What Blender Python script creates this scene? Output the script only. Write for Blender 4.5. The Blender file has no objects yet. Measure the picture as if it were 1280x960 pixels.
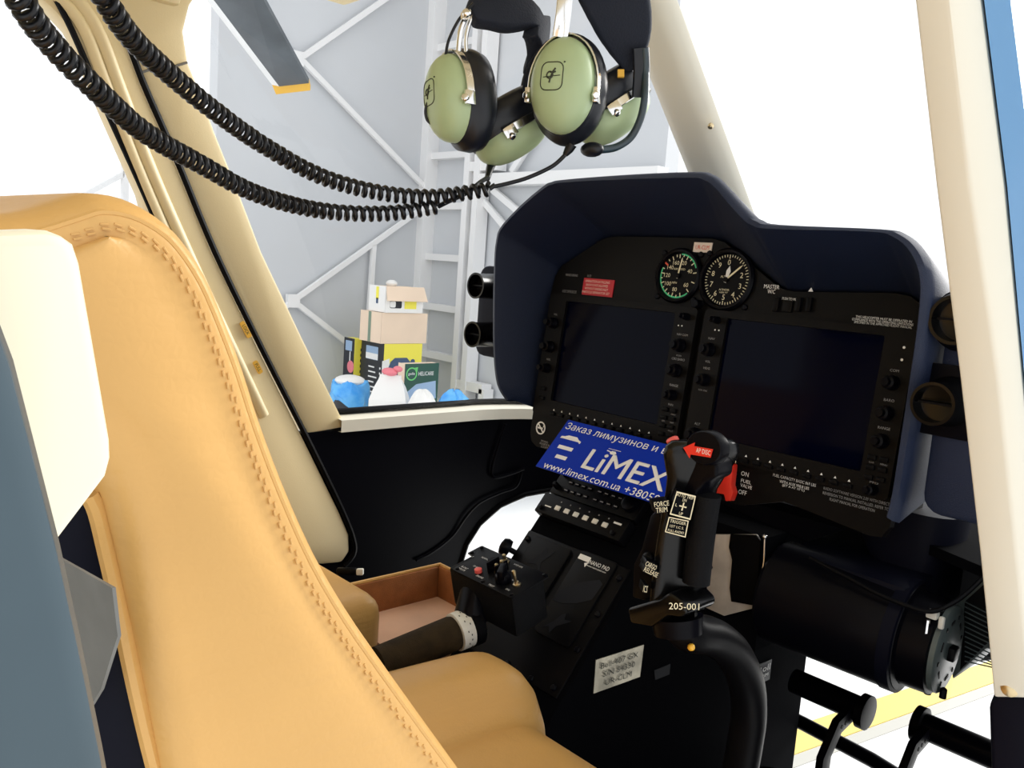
import bpy, bmesh, math, random
from mathutils import Vector, Matrix
random.seed(4)
sc = bpy.context.scene
COL = sc.collection
# ------------------------------------------------------------------ camera
CX = Vector((0.69028, -0.98169, 0.12825))          # standing at the open right door
CF = Vector((-0.72602, 0.67421, -0.13544))
CR = Vector((0.67158, 0.73750, 0.07124))
CU = Vector((-0.14792, 0.03924, 0.98822))
FPX = 1080.0
cd = bpy.data.cameras.new('camera'); cam = bpy.data.objects.new('camera', cd); COL.objects.link(cam)
cd.sensor_width = 36.0; cd.lens = 36.0*FPX/1280.0; cd.clip_start = 0.01; cd.clip_end = 200
cam.matrix_world = Matrix(((CR.x, CU.x, -CF.x, CX.x), (CR.y, CU.y, -CF.y, CX.y), (CR.z, CU.z, -CF.z, CX.z), (0, 0, 0, 1)))
sc.camera = cam
# ------------------------------------------------------------------ world, exposure
w = bpy.data.worlds.new('daylight'); sc.world = w; w.use_nodes = True
bgn = w.node_tree.nodes['Background']; bgn.inputs['Color'].default_value = (0.97, 0.985, 1.0, 1); bgn.inputs['Strength'].default_value = 1.32
sl = bpy.data.lights.new('hazy_sun', 'SUN'); sl.energy = 4.5; sl.angle = math.radians(30); sl.color = (1.0, 0.97, 0.92)   # daylight through the hangar doors ahead
so = bpy.data.objects.new('hazy_sun', sl); COL.objects.link(so); so.rotation_euler = Vector((0.12, 0.92, 0.38)).to_track_quat('Z', 'Y').to_euler()
sc.view_settings.view_transform = 'Standard'; sc.view_settings.look = 'None'
sc.view_settings.exposure = 0.0; sc.view_settings.gamma = 1.0; sc.view_settings.use_curve_mapping = False

# ------------------------------------------------------------------ placing helpers
def ray(px, py): return CF + CR*((px-640)/FPX) - CU*((py-480)/FPX)
def at(px, py, x=None, y=None, z=None, d=None):
    v = ray(px, py)
    if x is not None: t = (x-CX.x)/v.x
    elif y is not None: t = (y-CX.y)/v.y
    elif z is not None: t = (z-CX.z)/v.z
    else: t = d/v.length
    return CX + v*t
def atp(px, py, p, n):
    v = ray(px, py); n = Vector(n); return CX + v*((Vector(p)-CX).dot(n)/v.dot(n))
LEAN = math.radians(6.49)
PV = Vector((0, math.sin(LEAN), math.cos(LEAN))); PF = Vector((0, math.cos(LEAN), -math.sin(LEAN)))
MP = Matrix(((1, 0, 0, 0), (0, PF.y, PV.y, 0), (0, PF.z, PV.z, 0), (0, 0, 0, 1)))     # panel frame: x right, y into panel, z up
def pp(px, py, off=0.0):
    q = atp(px, py, -PF*off, PF); return (q.x, q.dot(PV))
def frame(o, x, y):
    x = Vector(x).normalized(); y = Vector(y); y = (y - x*y.dot(x)).normalized(); z = x.cross(y); o = Vector(o)
    return Matrix(((x.x, y.x, z.x, o.x), (x.y, y.y, z.y, o.y), (x.z, y.z, z.z, o.z), (0, 0, 0, 1)))
def framez(o, z, up):
    z = Vector(z).normalized(); up = Vector(up); y = (up - z*up.dot(z)).normalized(); x = y.cross(z)
    return frame(o, x, y)
T = Matrix.Translation
I4 = Matrix.Identity(4)
def crom(pts, n=6, closed=False):
    pts = [Vector(p) for p in pts]; out = []; N = len(pts)
    rng = range(N) if closed else range(N-1)
    for i in rng:
        if closed: p0, p1, p2, p3 = pts[i-1], pts[i], pts[(i+1) % N], pts[(i+2) % N]
        else: p0, p1, p2, p3 = pts[max(i-1, 0)], pts[i], pts[i+1], pts[min(i+2, N-1)]
        for k in range(n):
            t = k/n
            out.append(0.5*((2*p1)+(p2-p0)*t+(2*p0-5*p1+4*p2-p3)*t*t+(3*p1-p0-3*p2+p3)*t**3))
    if not closed: out.append(pts[-1])
    return out

# ------------------------------------------------------------------ mesh builder
class MB:
    def __init__(s): s.v = []; s.f = []
    def add(s, vs, fs, M=None):
        b = len(s.v)
        s.v += [(M @ Vector(p)) if M is not None else Vector(p) for p in vs]
        s.f += [tuple(b+i for i in f) for f in fs]; return s
    def box(s, c, d, M=None):
        c = Vector(c); hx, hy, hz = d[0]/2, d[1]/2, d[2]/2
        vs = [c+Vector((x*hx, y*hy, z*hz)) for x in (-1, 1) for y in (-1, 1) for z in (-1, 1)]
        return s.add(vs, [(0, 1, 3, 2), (4, 6, 7, 5), (0, 4, 5, 1), (2, 3, 7, 6), (0, 2, 6, 4), (1, 5, 7, 3)], M)
    def b6(s, x0, x1, y0, y1, z0, z1, M=None):
        return s.box(((x0+x1)/2, (y0+y1)/2, (z0+z1)/2), (x1-x0, y1-y0, z1-z0), M)
    def prism(s, pts, vec, M=None):
        n = len(pts); vec = Vector(vec); vs = [Vector(p) for p in pts]+[Vector(p)+vec for p in pts]
        fs = [tuple(range(n))[::-1], tuple(range(n, 2*n))]+[(i, (i+1) % n, n+(i+1) % n, n+i) for i in range(n)]
        return s.add(vs, fs, M)
    def flat(s, pts2, z, h, M=None): return s.prism([(p[0], p[1], z) for p in pts2], (0, 0, h), M)
    def loft(s, rings, caps=True, closed=True, M=None, loop=False):
        n = len(rings[0]); vs = [p for r in rings for p in r]; fs = []
        m = len(rings)
        for j in range(m if loop else m-1):
            a, b = j*n, ((j+1) % m)*n
            for i in range(n if closed else n-1):
                k = (i+1) % n; fs.append((a+i, a+k, b+k, b+i))
        if caps and not loop: fs.append(tuple(range(n))[::-1]); fs.append(tuple(range((m-1)*n, m*n)))
        return s.add(vs, fs, M)
    def tube(s, path, r, seg=12, M=None, flat=1.0, up=(0, 0, 1), loop=False):
        path = [Vector(p) for p in path]; N = len(path); rings = []
        u = Vector(up)
        prev = None
        for i, p in enumerate(path):
            if loop: t = path[(i+1) % N]-path[i-1]
            else: t = path[min(i+1, N-1)]-path[max(i-1, 0)]
            t.normalize()
            if prev is None:
                a = u - t*u.dot(t)
                if a.length < 1e-4: a = Vector((1, 0, 0))-t*t.x
            else: a = prev - t*prev.dot(t)
            a.normalize(); prev = a; b = t.cross(a); rr = r[i] if isinstance(r, (list, tuple)) else r
            rings.append([p+(a*math.cos(2*math.pi*k/seg)*flat+b*math.sin(2*math.pi*k/seg))*rr for k in range(seg)])
        return s.loft(rings, True, True, M, loop)
    def strip(s, path, w, th, side, M=None):
        """rectangular section swept along a path; side = width direction"""
        path = [Vector(p) for p in path]; N = len(path); rings = []
        for i, p in enumerate(path):
            t = (path[min(i+1, N-1)]-path[max(i-1, 0)]).normalized(); a = Vector(side); a = (a-t*a.dot(t)).normalized(); b = t.cross(a)
            ww = (w[i] if isinstance(w, (list, tuple)) else w)/2; h = (th[i] if isinstance(th, (list, tuple)) else th)/2
            rings.append([p+a*ww*cx+b*h*cy for cx, cy in ((-1, -.45), (-.85, -1), (.85, -1), (1, -.45), (1, .45), (.85, 1), (-.85, 1), (-1, .45))])
        return s.loft(rings, True, True, M)
    def lathe(s, prof, M=None, seg=24, ex=1.0, ey=1.0):
        rings = [[(r*ex*math.cos(2*math.pi*k/seg), r*ey*math.sin(2*math.pi*k/seg), h) for k in range(seg)] for r, h in prof]
        return s.loft(rings, True, True, M)
    def ball(s, c, r, M=None, seg=16, sc3=(1, 1, 1)):
        prof = [(max(r*math.sin(a), 1e-5), -r*math.cos(a)) for a in [math.pi*i/8 for i in range(9)]]
        return s.lathe(prof, (M or I4) @ T(Vector(c)) @ Matrix.Diagonal((*sc3, 1)), seg)
    def mesh(s, name, bevel=0, bseg=2, smooth=38):
        me = bpy.data.meshes.new(name); me.from_pydata([tuple(v) for v in s.v], [], s.f)
        bm = bmesh.new(); bm.from_mesh(me)
        if getattr(s, 'weld', False): bmesh.ops.remove_doubles(bm, verts=bm.verts, dist=2e-5)
        bmesh.ops.recalc_face_normals(bm, faces=bm.faces)
        if bevel:
            es = [e for e in bm.edges if len(e.link_faces) == 2 and e.calc_face_angle(0) > 0.6]
            bmesh.ops.bevel(bm, geom=es, offset=bevel, segments=bseg, profile=0.5, affect='EDGES', clamp_overlap=True)
        bm.to_mesh(me); bm.free()
        if smooth:
            me.shade_smooth(); me.set_sharp_from_angle(angle=math.radians(smooth))
        return me

# ------------------------------------------------------------------ materials
MATS = {}
def mat(name, col, rough=0.5, metal=0.0, var=0.0, vscale=8.0, bump=0.0, bscale=200.0, spec=0.5, coat=0.0, col2=None, sheen=0.0, alpha=None):
    if max(col) < 0.02 and spec == 0.5: spec = 0.09
    m = bpy.data.materials.new(name); m.use_nodes = True; nt = m.node_tree; b = nt.nodes['Principled BSDF']
    b.inputs['Base Color'].default_value = (*col, 1); b.inputs['Roughness'].default_value = rough; b.inputs['Metallic'].default_value = metal
    b.inputs['Specular IOR Level'].default_value = spec
    if coat: b.inputs['Coat Weight'].default_value = coat; b.inputs['Coat Roughness'].default_value = 0.08
    if sheen: b.inputs['Sheen Weight'].default_value = sheen
    tc = nt.nodes.new('ShaderNodeTexCoord')
    if var or col2:
        n = nt.nodes.new('ShaderNodeTexNoise'); n.inputs['Scale'].default_value = vscale; n.inputs['Detail'].default_value = 4
        r = nt.nodes.new('ShaderNodeValToRGB'); c2 = col2 or tuple(c*(1-var) for c in col)
        r.color_ramp.elements[0].position = 0.35; r.color_ramp.elements[0].color = (*c2, 1)
        r.color_ramp.elements[1].position = 0.65; r.color_ramp.elements[1].color = (*col, 1)
        nt.links.new(tc.outputs['Object'], n.inputs['Vector']); nt.links.new(n.outputs['Fac'], r.inputs['Fac']); nt.links.new(r.outputs['Color'], b.inputs['Base Color'])
    if bump:
        n2 = nt.nodes.new('ShaderNodeTexNoise'); n2.inputs['Scale'].default_value = bscale; n2.inputs['Detail'].default_value = 3
        bp = nt.nodes.new('ShaderNodeBump'); bp.inputs['Strength'].default_value = bump; bp.inputs['Distance'].default_value = 0.002
        nt.links.new(tc.outputs['Object'], n2.inputs['Vector']); nt.links.new(n2.outputs['Fac'], bp.inputs['Height']); nt.links.new(bp.outputs['Normal'], b.inputs['Normal'])
    MATS[name] = m; return m
def leather_mat():
    m = mat('tan_leather', (0.66, 0.375, 0.115), 0.42, var=0.10, vscale=5.0, spec=0.45); nt = m.node_tree; b = nt.nodes['Principled BSDF']
    tc = nt.nodes.new('ShaderNodeTexCoord')
    vo = nt.nodes.new('ShaderNodeTexVoronoi'); vo.inputs['Scale'].default_value = 260; vo.feature = 'DISTANCE_TO_EDGE'
    wv = nt.nodes.new('ShaderNodeTexNoise'); wv.inputs['Scale'].default_value = 22; wv.inputs['Detail'].default_value = 2
    mp = nt.nodes.new('ShaderNodeMapping'); mp.inputs['Scale'].default_value = (1, 1, 4.5); mp.inputs['Rotation'].default_value = (0.5, 0, 0)
    b1 = nt.nodes.new('ShaderNodeBump'); b1.inputs['Strength'].default_value = 0.16; b1.inputs['Distance'].default_value = 0.001
    b2 = nt.nodes.new('ShaderNodeBump'); b2.inputs['Strength'].default_value = 0.30; b2.inputs['Distance'].default_value = 0.004
    nt.links.new(tc.outputs['Object'], vo.inputs['Vector']); nt.links.new(tc.outputs['Object'], mp.inputs['Vector']); nt.links.new(mp.outputs['Vector'], wv.inputs['Vector'])
    nt.links.new(wv.outputs['Fac'], b2.inputs['Height']); nt.links.new(vo.outputs['Distance'], b1.inputs['Height'])
    nt.links.new(b2.outputs['Normal'], b1.inputs['Normal']); nt.links.new(b1.outputs['Normal'], b.inputs['Normal'])
def glass_mat(name, tint, refl):
    m = bpy.data.materials.new(name); m.use_nodes = True; nt = m.node_tree; nt.nodes.clear()
    o = nt.nodes.new('ShaderNodeOutputMaterial'); mx = nt.nodes.new('ShaderNodeMixShader'); t = nt.nodes.new('ShaderNodeBsdfTransparent'); g = nt.nodes.new('ShaderNodeBsdfGlossy')
    t.inputs['Color'].default_value = (*tint, 1); g.inputs['Roughness'].default_value = 0.02; mx.inputs['Fac'].default_value = refl
    nt.links.new(t.outputs[0], mx.inputs[1]); nt.links.new(g.outputs[0], mx.inputs[2]); nt.links.new(mx.outputs[0], o.inputs['Surface'])
    MATS[name] = m
leather_mat()
glass_mat('clear_pane', (0.98, 0.985, 0.99), 0.025)
mat('stitch_thread', (0.62, 0.36, 0.12), 0.7)
mat('cream_trim', (0.80, 0.665, 0.39), 0.45, var=0.05, vscale=3, bump=0.1, bscale=500)
mat('pale_trim', (0.80, 0.77, 0.66), 0.4, var=0.03, vscale=4)
mat('ivory_shell', (0.84, 0.79, 0.60), 0.38, var=0.03, vscale=4)
mat('blue_paint', (0.17, 0.38, 0.70), 0.3, coat=0.3)
mat('slate_paint', (0.026, 0.052, 0.070), 0.4, var=0.35, vscale=14, coat=0.2)
mat('navy_plastic', (0.0035, 0.004, 0.010), 0.5, bump=0.1)
mat('black_plastic', (0.0030, 0.0030, 0.0040), 0.42, bump=0.06, bscale=600)
mat('black_satin', (0.0022, 0.0022, 0.0042), 0.34)
mat('black_gloss', (0.0022, 0.0022, 0.0026), 0.24, spec=0.30)
mat('black_crackle', (0.0045, 0.0048, 0.006), 0.5, bump=0.5, bscale=900)
mat('hood_vinyl', (0.0012, 0.0080, 0.034), 0.62, bump=0.35, bscale=900, sheen=0.0)  # some blue of the lens haze is mixed into this near-black
mat('fascia_grey', (0.0055, 0.0050, 0.0050), 0.38, bump=0.1, bscale=700)
mat('screen_glass', (0.0005, 0.0010, 0.008), 0.08, spec=0.055)
mat('dial_black', (0.004, 0.004, 0.005), 0.5)
mat('grille_grey', (0.10, 0.13, 0.13), 0.45)
mat('disc_grey', (0.11, 0.14, 0.14), 0.4, var=0.25, vscale=30)
mat('chrome', (0.82, 0.82, 0.82), 0.16, 1.0)
mat('brass', (0.62, 0.50, 0.30), 0.3, 1.0)
mat('mirror_plate', (0.62, 0.56, 0.50), 0.35, 0.15, var=0.3, vscale=25)  # grey-pink reflection put into the plate's base colour
mat('data_plate', (0.48, 0.44, 0.34), 0.34, 0.7, var=0.5, vscale=28)
mat('print_white', (0.88, 0.88, 0.86), 0.6)
mat('print_cream', (0.80, 0.74, 0.52), 0.6)
mat('print_green', (0.06, 0.62, 0.30), 0.6)
mat('print_dim', (0.30, 0.30, 0.31), 0.6)
mat('print_dark', (0.03, 0.035, 0.02), 0.6)
mat('print_red', (0.75, 0.10, 0.05), 0.6)
mat('red_plastic', (0.80, 0.035, 0.02), 0.35)
mat('red_pink', (0.85, 0.12, 0.10), 0.4)
mat('red_placard', (0.55, 0.012, 0.03), 0.5)
mat('pale_tag', (0.85, 0.74, 0.66), 0.6)
mat('sign_blue', (0.003, 0.030, 0.42), 0.35, spec=0.06)
mat('amber_lens', (0.9, 0.5, 0.05), 0.2)
mat('ear_green', (0.43, 0.55, 0.32), 0.36, var=0.06, vscale=20)
mat('seal_black', (0.008, 0.010, 0.016), 0.35, spec=0.4, bump=0.2, bscale=60)
mat('pad_fabric', (0.006, 0.010, 0.022), 0.85, bump=0.3, bscale=500)
mat('cord_rubber', (0.006, 0.007, 0.010), 0.34, spec=0.35)
mat('grip_brown', (0.040, 0.026, 0.011), 0.75, spec=0.15, var=0.4, vscale=60, bump=0.4, bscale=900)
mat('ring_white', (0.82, 0.81, 0.74), 0.45, var=0.08, vscale=60)
mat('suede_brown', (0.36, 0.13, 0.035), 0.9, var=0.25, vscale=40, bump=0.5, bscale=700)
mat('tan_panel', (0.80, 0.50, 0.34), 0.32, var=0.12, vscale=14)
mat('hangar_wall', (0.60, 0.62, 0.645), 0.55, var=0.08, vscale=0.7)
mat('hangar_steel', (0.80, 0.80, 0.80), 0.5)
mat('hangar_floor', (0.86, 0.86, 0.85), 0.4, var=0.04, vscale=0.8)
mat('line_yellow', (0.78, 0.60, 0.15), 0.5)
mat('line_grey', (0.50, 0.49, 0.44), 0.5)
mat('blade_grey', (0.13, 0.15, 0.17), 0.45, var=0.4, vscale=2.5)
mat('blade_white', (0.85, 0.86, 0.87), 0.4)
mat('blade_yellow', (0.80, 0.46, 0.06), 0.4)
mat('cardboard', (0.90, 0.71, 0.54), 0.75, var=0.06, vscale=6)
mat('carton_pale', (0.90, 0.89, 0.86), 0.6)
mat('carton_yellow', (0.95, 0.85, 0.10), 0.5)
mat('carton_black', (0.018, 0.020, 0.026), 0.45)
mat('carton_green', (0.010, 0.075, 0.052), 0.4)
mat('picture_blue', (0.33, 0.47, 0.66), 0.5)
mat('picture_slate', (0.06, 0.10, 0.19), 0.5)
mat('leaf_green', (0.16, 0.62, 0.18), 0.5)
mat('tape_green', (0.22, 0.30, 0.22), 0.3)
mat('bag_white', (0.84, 0.83, 0.80), 0.55)
mat('bag_blue', (0.05, 0.34, 0.85), 0.25, col2=(0.16, 0.52, 0.92), vscale=9)
mat('rag_pink', (0.80, 0.22, 0.26), 0.7)
mat('grey_bracket', (0.19, 0.19, 0.18), 0.6, var=0.2, vscale=40)
mat('worn_dark', (0.0030, 0.0032, 0.0042), 0.8, bump=0.1, spec=0.01)
mat('scuff', (0.012, 0.013, 0.017), 0.6)
mat('olive_glass', (0.18, 0.16, 0.06), 0.1)

# ------------------------------------------------------------------ object helpers
ROOT = {}
def tag(o, label=None, cat=None, group=None, kind=None):
    if label: o['label'] = label
    if cat: o['category'] = cat
    if group: o['group'] = group
    if kind: o['kind'] = kind
    return o
def thing(name, label, cat, M, group=None):
    o = bpy.data.objects.new(name, None); COL.objects.link(o); o.empty_display_size = 0.05
    o.matrix_world = M; ROOT[o.name] = M.copy()
    return tag(o, label, cat, group)
def put(name, me, m, parent=None, M=None):
    o = bpy.data.objects.new(name, me)
    if m is not None and not me.materials: me.materials.append(MATS[m])
    COL.objects.link(o)
    if parent is not None: o.parent = parent
    if M is not None: o.matrix_local = M
    return o
def rootM(o):
    while o.parent is not None: o = o.parent
    return ROOT.get(o.name, o.matrix_basis)
def part(name, mb, m, parent, bevel=0, bseg=2, smooth=38, world=False, label=None, kind=None):
    """a mesh part, in the thing's own frame (or given in world coordinates)"""
    if world:
        inv = rootM(parent).inverted(); mb.v = [inv @ v for v in mb.v]
    o = put(name, mb.mesh(name, bevel, bseg, smooth), m, parent)
    if label: o['label'] = label
    if name in ('lettering', 'dial_markings', 'scale_marks', 'indicator_dots'): kind = 'stuff'
    if kind: o['kind'] = kind
    return o
def solo(name, mb, m, label, cat, bevel=0, group=None, kind=None, bseg=2, smooth=38):
    """a thing that is one mesh; origin at the middle of its base"""
    xs = [v.x for v in mb.v]; ys = [v.y for v in mb.v]; zs = [v.z for v in mb.v]
    b = Vector(((min(xs)+max(xs))/2, (min(ys)+max(ys))/2, min(zs)))
    mb.v = [v-b for v in mb.v]
    o = put(name, mb.mesh(name, bevel, bseg, smooth), m, None, T(b)); ROOT[o.name] = T(b)
    return tag(o, label, cat, group, kind)
def struct(name, mb, m, label, bevel=0, smooth=38): return solo(name, mb, m, label, None, bevel, kind='structure', smooth=smooth)
def textmesh(s, bold=0.0, align='CENTER'):
    cu = bpy.data.curves.new('t', 'FONT'); cu.body = s; cu.align_x = align; cu.align_y = 'CENTER'; cu.resolution_u = 2; cu.size = 1.0; cu.offset = bold
    o = bpy.data.objects.new('t', cu); COL.objects.link(o)
    dg = bpy.context.evaluated_depsgraph_get(); me = bpy.data.meshes.new_from_object(o.evaluated_get(dg))
    vs = [v.co.copy() for v in me.vertices]; fs = [tuple(p.vertices) for p in me.polygons]
    bpy.data.objects.remove(o); bpy.data.curves.remove(cu); bpy.data.meshes.remove(me)
    return vs, fs
def text(mb, s, M, w=None, h=None, bold=0.0):
    """flat lettering, fitted into width w and/or height h, centred on M's origin in its xy plane"""
    if 'н' in s:          # this glyph's outline does not fill cleanly in the font: set three bars in its place
        k = s.index('н'); vs, fs = textmesh(s.replace('н', 'и'), align='LEFT'); xr = max(v.x for v in textmesh(s[:k]+'и', align='LEFT')[0]); xl = xr-.437
        drop = [xl-.012 < v.x < xr+.012 for v in vs]; fs = [f for f in fs if not all(drop[i] for i in f)]
        yb = min(v.y for v, d_ in zip(vs, drop) if d_); n0 = len(vs)
        for x0, x1, y0, y1 in ((xl, xl+.088, 0, .542), (xr-.088, xr, 0, .542), (xl+.088, xr-.088, .238, .319)):
            b0 = len(vs); vs += [Vector((x0, yb+y0, 0)), Vector((x1, yb+y0, 0)), Vector((x1, yb+y1, 0)), Vector((x0, yb+y1, 0))]; fs.append((b0, b0+1, b0+2, b0+3))
    else: vs, fs = textmesh(s, bold)
    if not vs: return mb
    x0 = min(v.x for v in vs); x1 = max(v.x for v in vs); y0 = min(v.y for v in vs); y1 = max(v.y for v in vs)
    sx = w/(x1-x0) if w else None; sy = h/(y1-y0) if h else None
    if sx is None: sx = sy
    if sy is None: sy = sx
    return mb.add([((v.x-(x0+x1)/2)*sx, (v.y-(y0+y1)/2)*sy, 0) for v in vs], fs, M)
def pf(u, v, d=-0.0006):      # text frame on the panel (panel coordinates)
    return frame((u, d, v), (1, 0, 0), (0, 0, 1))
def rrect(w, h, r, n=4):
    out = []
    for cx, cy, a0 in ((w/2-r, h/2-r, 0), (-w/2+r, h/2-r, 90), (-w/2+r, -h/2+r, 180), (w/2-r, -h/2+r, 270)):
        for k in range(n+1):
            a = math.radians(a0+90*k/n); out.append((cx+r*math.cos(a), cy+r*math.sin(a)))
    return out
def circ(r, n=24, cx=0, cy=0): return [(cx+r*math.cos(2*math.pi*k/n), cy+r*math.sin(2*math.pi*k/n)) for k in range(n)]
def ringflat(mb, outer, inner, z, M=None, h=0.0006):
    n = len(outer)
    vs = [(p[0], p[1], z) for p in outer]+[(p[0], p[1], z) for p in inner]+[(p[0], p[1], z+h) for p in outer]+[(p[0], p[1], z+h) for p in inner]
    fs = []
    for i in range(n):
        k = (i+1) % n
        fs += [(i, k, n+k, n+i), (2*n+i, 3*n+i, 3*n+k, 2*n+k), (i, 2*n+i, 2*n+k, k), (n+i, n+k, 3*n+k, 3*n+i)]
    return mb.add(vs, fs, M)
# ================================================================== the hangar
GZ = -1.5
mb = MB(); mb.b6(-8, 9, -9, 8, GZ-0.1, GZ)
struct('floor', mb, 'hangar_floor', 'white painted hangar floor outside the helicopter')
mb = MB(); a, b = at(1240, 850, z=GZ), at(1100, 900, z=GZ); dl = (a-b).normalized(); sd = Vector((-dl.y, dl.x, 0))
def strip_on_floor(off, wd, h):
    m = MB(); p0 = b-dl*2.5+sd*off; p1 = a+dl*4+sd*off
    return m.prism([p0, p1, p1+sd*wd, p0+sd*wd], (0, 0, h))
solo('floor_line', strip_on_floor(-0.02, 0.13, 0.004), 'line_yellow', 'yellow painted guide line on the white hangar floor', 'floor line')
solo('floor_line', strip_on_floor(-0.075, 0.05, 0.003), 'line_grey', 'thin grey stripe along the edge of the yellow floor line', 'floor line')

WX, WY = -6.0, 4.0
mb = MB(); mb.b6(WX-0.15, WX, 1.92, WY+0.15, GZ, 5.5)
wl = struct('wall_left', mb, 'hangar_wall', 'pale grey hangar side wall with white steel bracing')
def bar(p, q, wd, dp, side):
    m = MB(); m.strip([p, q], wd, dp, side); return m
XW = WX+0.06
def lw(px, py): return at(px, py, x=XW)
for (p, q) in (((372, 70), (531, 234)), ((371, 76), (520, -28)), ((366, 376), (534, 256)), ((366, 376), (500, 480)), ((467, 306), (461, 400)),
               ((366, 376), (300, 425)), ((371, 74), (300, -5))):
    P, Q = lw(*p), lw(*q); part('brace', bar(P, Q, 0.048, 0.04, (0, 0.7, 0.7)), 'hangar_steel', wl, world=True)
for px, py in ((371, 73), (366, 376), (533, 246)):
    q = lw(px, py); m = MB(); m.box(q, (.05, .11, .11)); part('gusset', m, 'hangar_steel', wl, world=True)
m = MB(); m.b6(WX+0.0, WX+0.10, WY-0.13, WY-0.0, GZ, 5.5); part('column', m, 'hangar_steel', wl, world=True)
sp = thing('steel_frame', 'thin steel post and stay seen through the left door window', 'steel frame', T(Vector((WX-.1, at(157, 205, x=WX-.1).y, GZ))))
part('post', bar(Vector((WX-.1, at(157, 205, x=WX-.1).y, GZ)), at(157, 100, x=WX-.1), .05, .05, (0, 1, 0)), 'hangar_steel', sp, world=True)
part('stay', bar(at(60, 268, x=WX-.1), at(157, 216, x=WX-.1), .04, .05, (0, 1, 0)), 'hangar_steel', sp, world=True)
mb = MB(); mb.b6(WX, -3.25, WY, WY+0.15, GZ, 5.5)
wf = struct('wall_front', mb, 'hangar_wall', 'pale grey hangar end wall beyond the windscreen')
tx0 = at(590, 190, y=WY-0.1).x; tx1 = at(611, 60, y=WY-0.1).x
for py in (-60, 60, 132, 195, 258, 322, 385, 446, 505):
    z = at(555, py, y=WY-0.04).z
    m = MB(); m.b6(WX+0.08, tx0, WY-0.08, WY, z-0.03, z+0.03); part('girt', m, 'hangar_steel', wf, world=True)
for x in (tx0, tx1):
    m = MB(); m.b6(x-0.035, x+0.035, WY-0.15, WY-0.02, GZ, 5.5); part('truss_chord', m, 'hangar_steel', wf, world=True)
z = GZ; k = 0
while z < 4.5:
    xa, xb = (tx0, tx1) if k % 2 == 0 else (tx1, tx0)
    part('truss_web', bar(Vector((xa, WY-0.08, z)), Vector((xb, WY-0.08, z+0.42)), 0.035, 0.035, (0, 1, 0)), 'hangar_steel', wf, world=True)
    z += 0.42; k += 1
for z in (-0.95, 0.95):
    m = MB(); m.b6(tx0, tx1+0.25, WY-0.14, WY-0.03, z-0.04, z+0.04); part('truss_tie', m, 'hangar_steel', wf, world=True)
m = MB(); m.b6(tx1+0.21, tx1+0.28, WY-0.14, WY-0.03, GZ, -0.95); part('column', m, 'hangar_steel', wf, world=True)
zb = at(720, 221, y=WY-0.1).z
m = MB(); m.b6(tx1, -3.2, WY-0.14, WY-0.02, zb-0.05, zb+0.05); part('girt', m, 'hangar_steel', wf, world=True)
for p, q in (((601, 247), (660, 318)), ((616, 237), (690, 300)), ((612, 215), (540, 120)), ((640, 215), (700, 120))):
    part('brace', bar(at(*p, y=WY-0.06), at(*q, y=WY-0.06), 0.06, 0.04, (0, 0, 1)), 'hangar_steel', wf, world=True)

# ---- cartons and bags stacked in the hangar corner
def carton(name, label, px, pytop, x_far, y_far, yn, z0, z1, mat_left, mat_right, mat_top, cat='box'):
    """nearest vertical edge at pixel px; left face looks towards -Y, right face towards +X"""
    c = at(px, pytop, y=yn); sx = 0.0; X1, Y0 = c.x, yn
    X0 = at(x_far, pytop, y=yn).x; Y1 = at(y_far, pytop, x=X1).y
    t = thing(name, label, cat, T(Vector(((X0+X1)/2, (Y0+Y1)/2, z0))))
    w_, d_, h_ = X1-X0, Y1-Y0, z1-z0
    m = MB(); m.b6(-w_/2+.003, w_/2-.003, -d_/2+.003, d_/2-.003, 0, h_-.003); part('body', m, mat_top, t)
    m = MB(); m.b6(-w_/2, w_/2-.004, -d_/2, -d_/2+.006, 0, h_); part('side_panel', m, mat_left, t)
    m = MB(); m.b6(w_/2-.006, w_/2, -d_/2, d_/2, 0, h_); part('side_panel', m, mat_right, t)
    return t, w_, d_, h_
def on_right(w_, d_, h_, fy, fz, lift=0.0008):  # frame on the +X face; fy, fz in 0..1
    return frame((w_/2+lift, -d_/2+d_*fy, h_*fz), (0, 1, 0), (0, 0, 1))
def on_left(w_, d_, h_, fx, fz, lift=0.0008):
    return frame((-w_/2+w_*fx, -d_/2-lift, h_*fz), (1, 0, 0), (0, 0, 1))
def blob(pts, M, h=0.0006): m = MB(); m.flat(pts, 0, h, M); return m
YB = 3.0
zt = at(481, 430, y=YB).z
t, w_, d_, h_ = carton('appliance_box', 'tall black and yellow appliance box under the brown carton', 481, 430, 452, 528, YB, GZ, zt, 'carton_black', 'carton_yellow', 'carton_yellow')
part('picture', blob(rrect(w_*.52, .11, .004), on_left(w_, d_, h_, .48, .90)), 'picture_blue', t)
part('picture', blob(rrect(w_*.52, .05, .004), on_left(w_, d_, h_, .48, .87, .0018)), 'print_white', t)
m = MB()
for i in range(9):
    z_ = .775-.045*i
    m.flat([(-.05, -.006), (.035+.02*(i % 3), -.006), (.035+.02*(i % 3), .006), (-.05, .006)], 0, .0006, on_left(w_, d_, h_, .5, z_))
    m.flat(rrect(.018, .018, .003), 0, .0006, on_left(w_, d_, h_, .85, z_))
part('lettering', m, 'print_white', t)
part('picture', blob([(-.13, -.05), (-.10, .02), (-.06, .05), (.06, .05), (.11, .0), (.10, -.05), (.03, -.04), (-.03, -.14), (-.12, -.12)], on_right(w_, d_, h_, .44, .82)), 'picture_slate', t)
part('picture', blob(rrect(.045, .075, .02), on_right(w_, d_, h_, .76, .82)), 'picture_slate', t)
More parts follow.
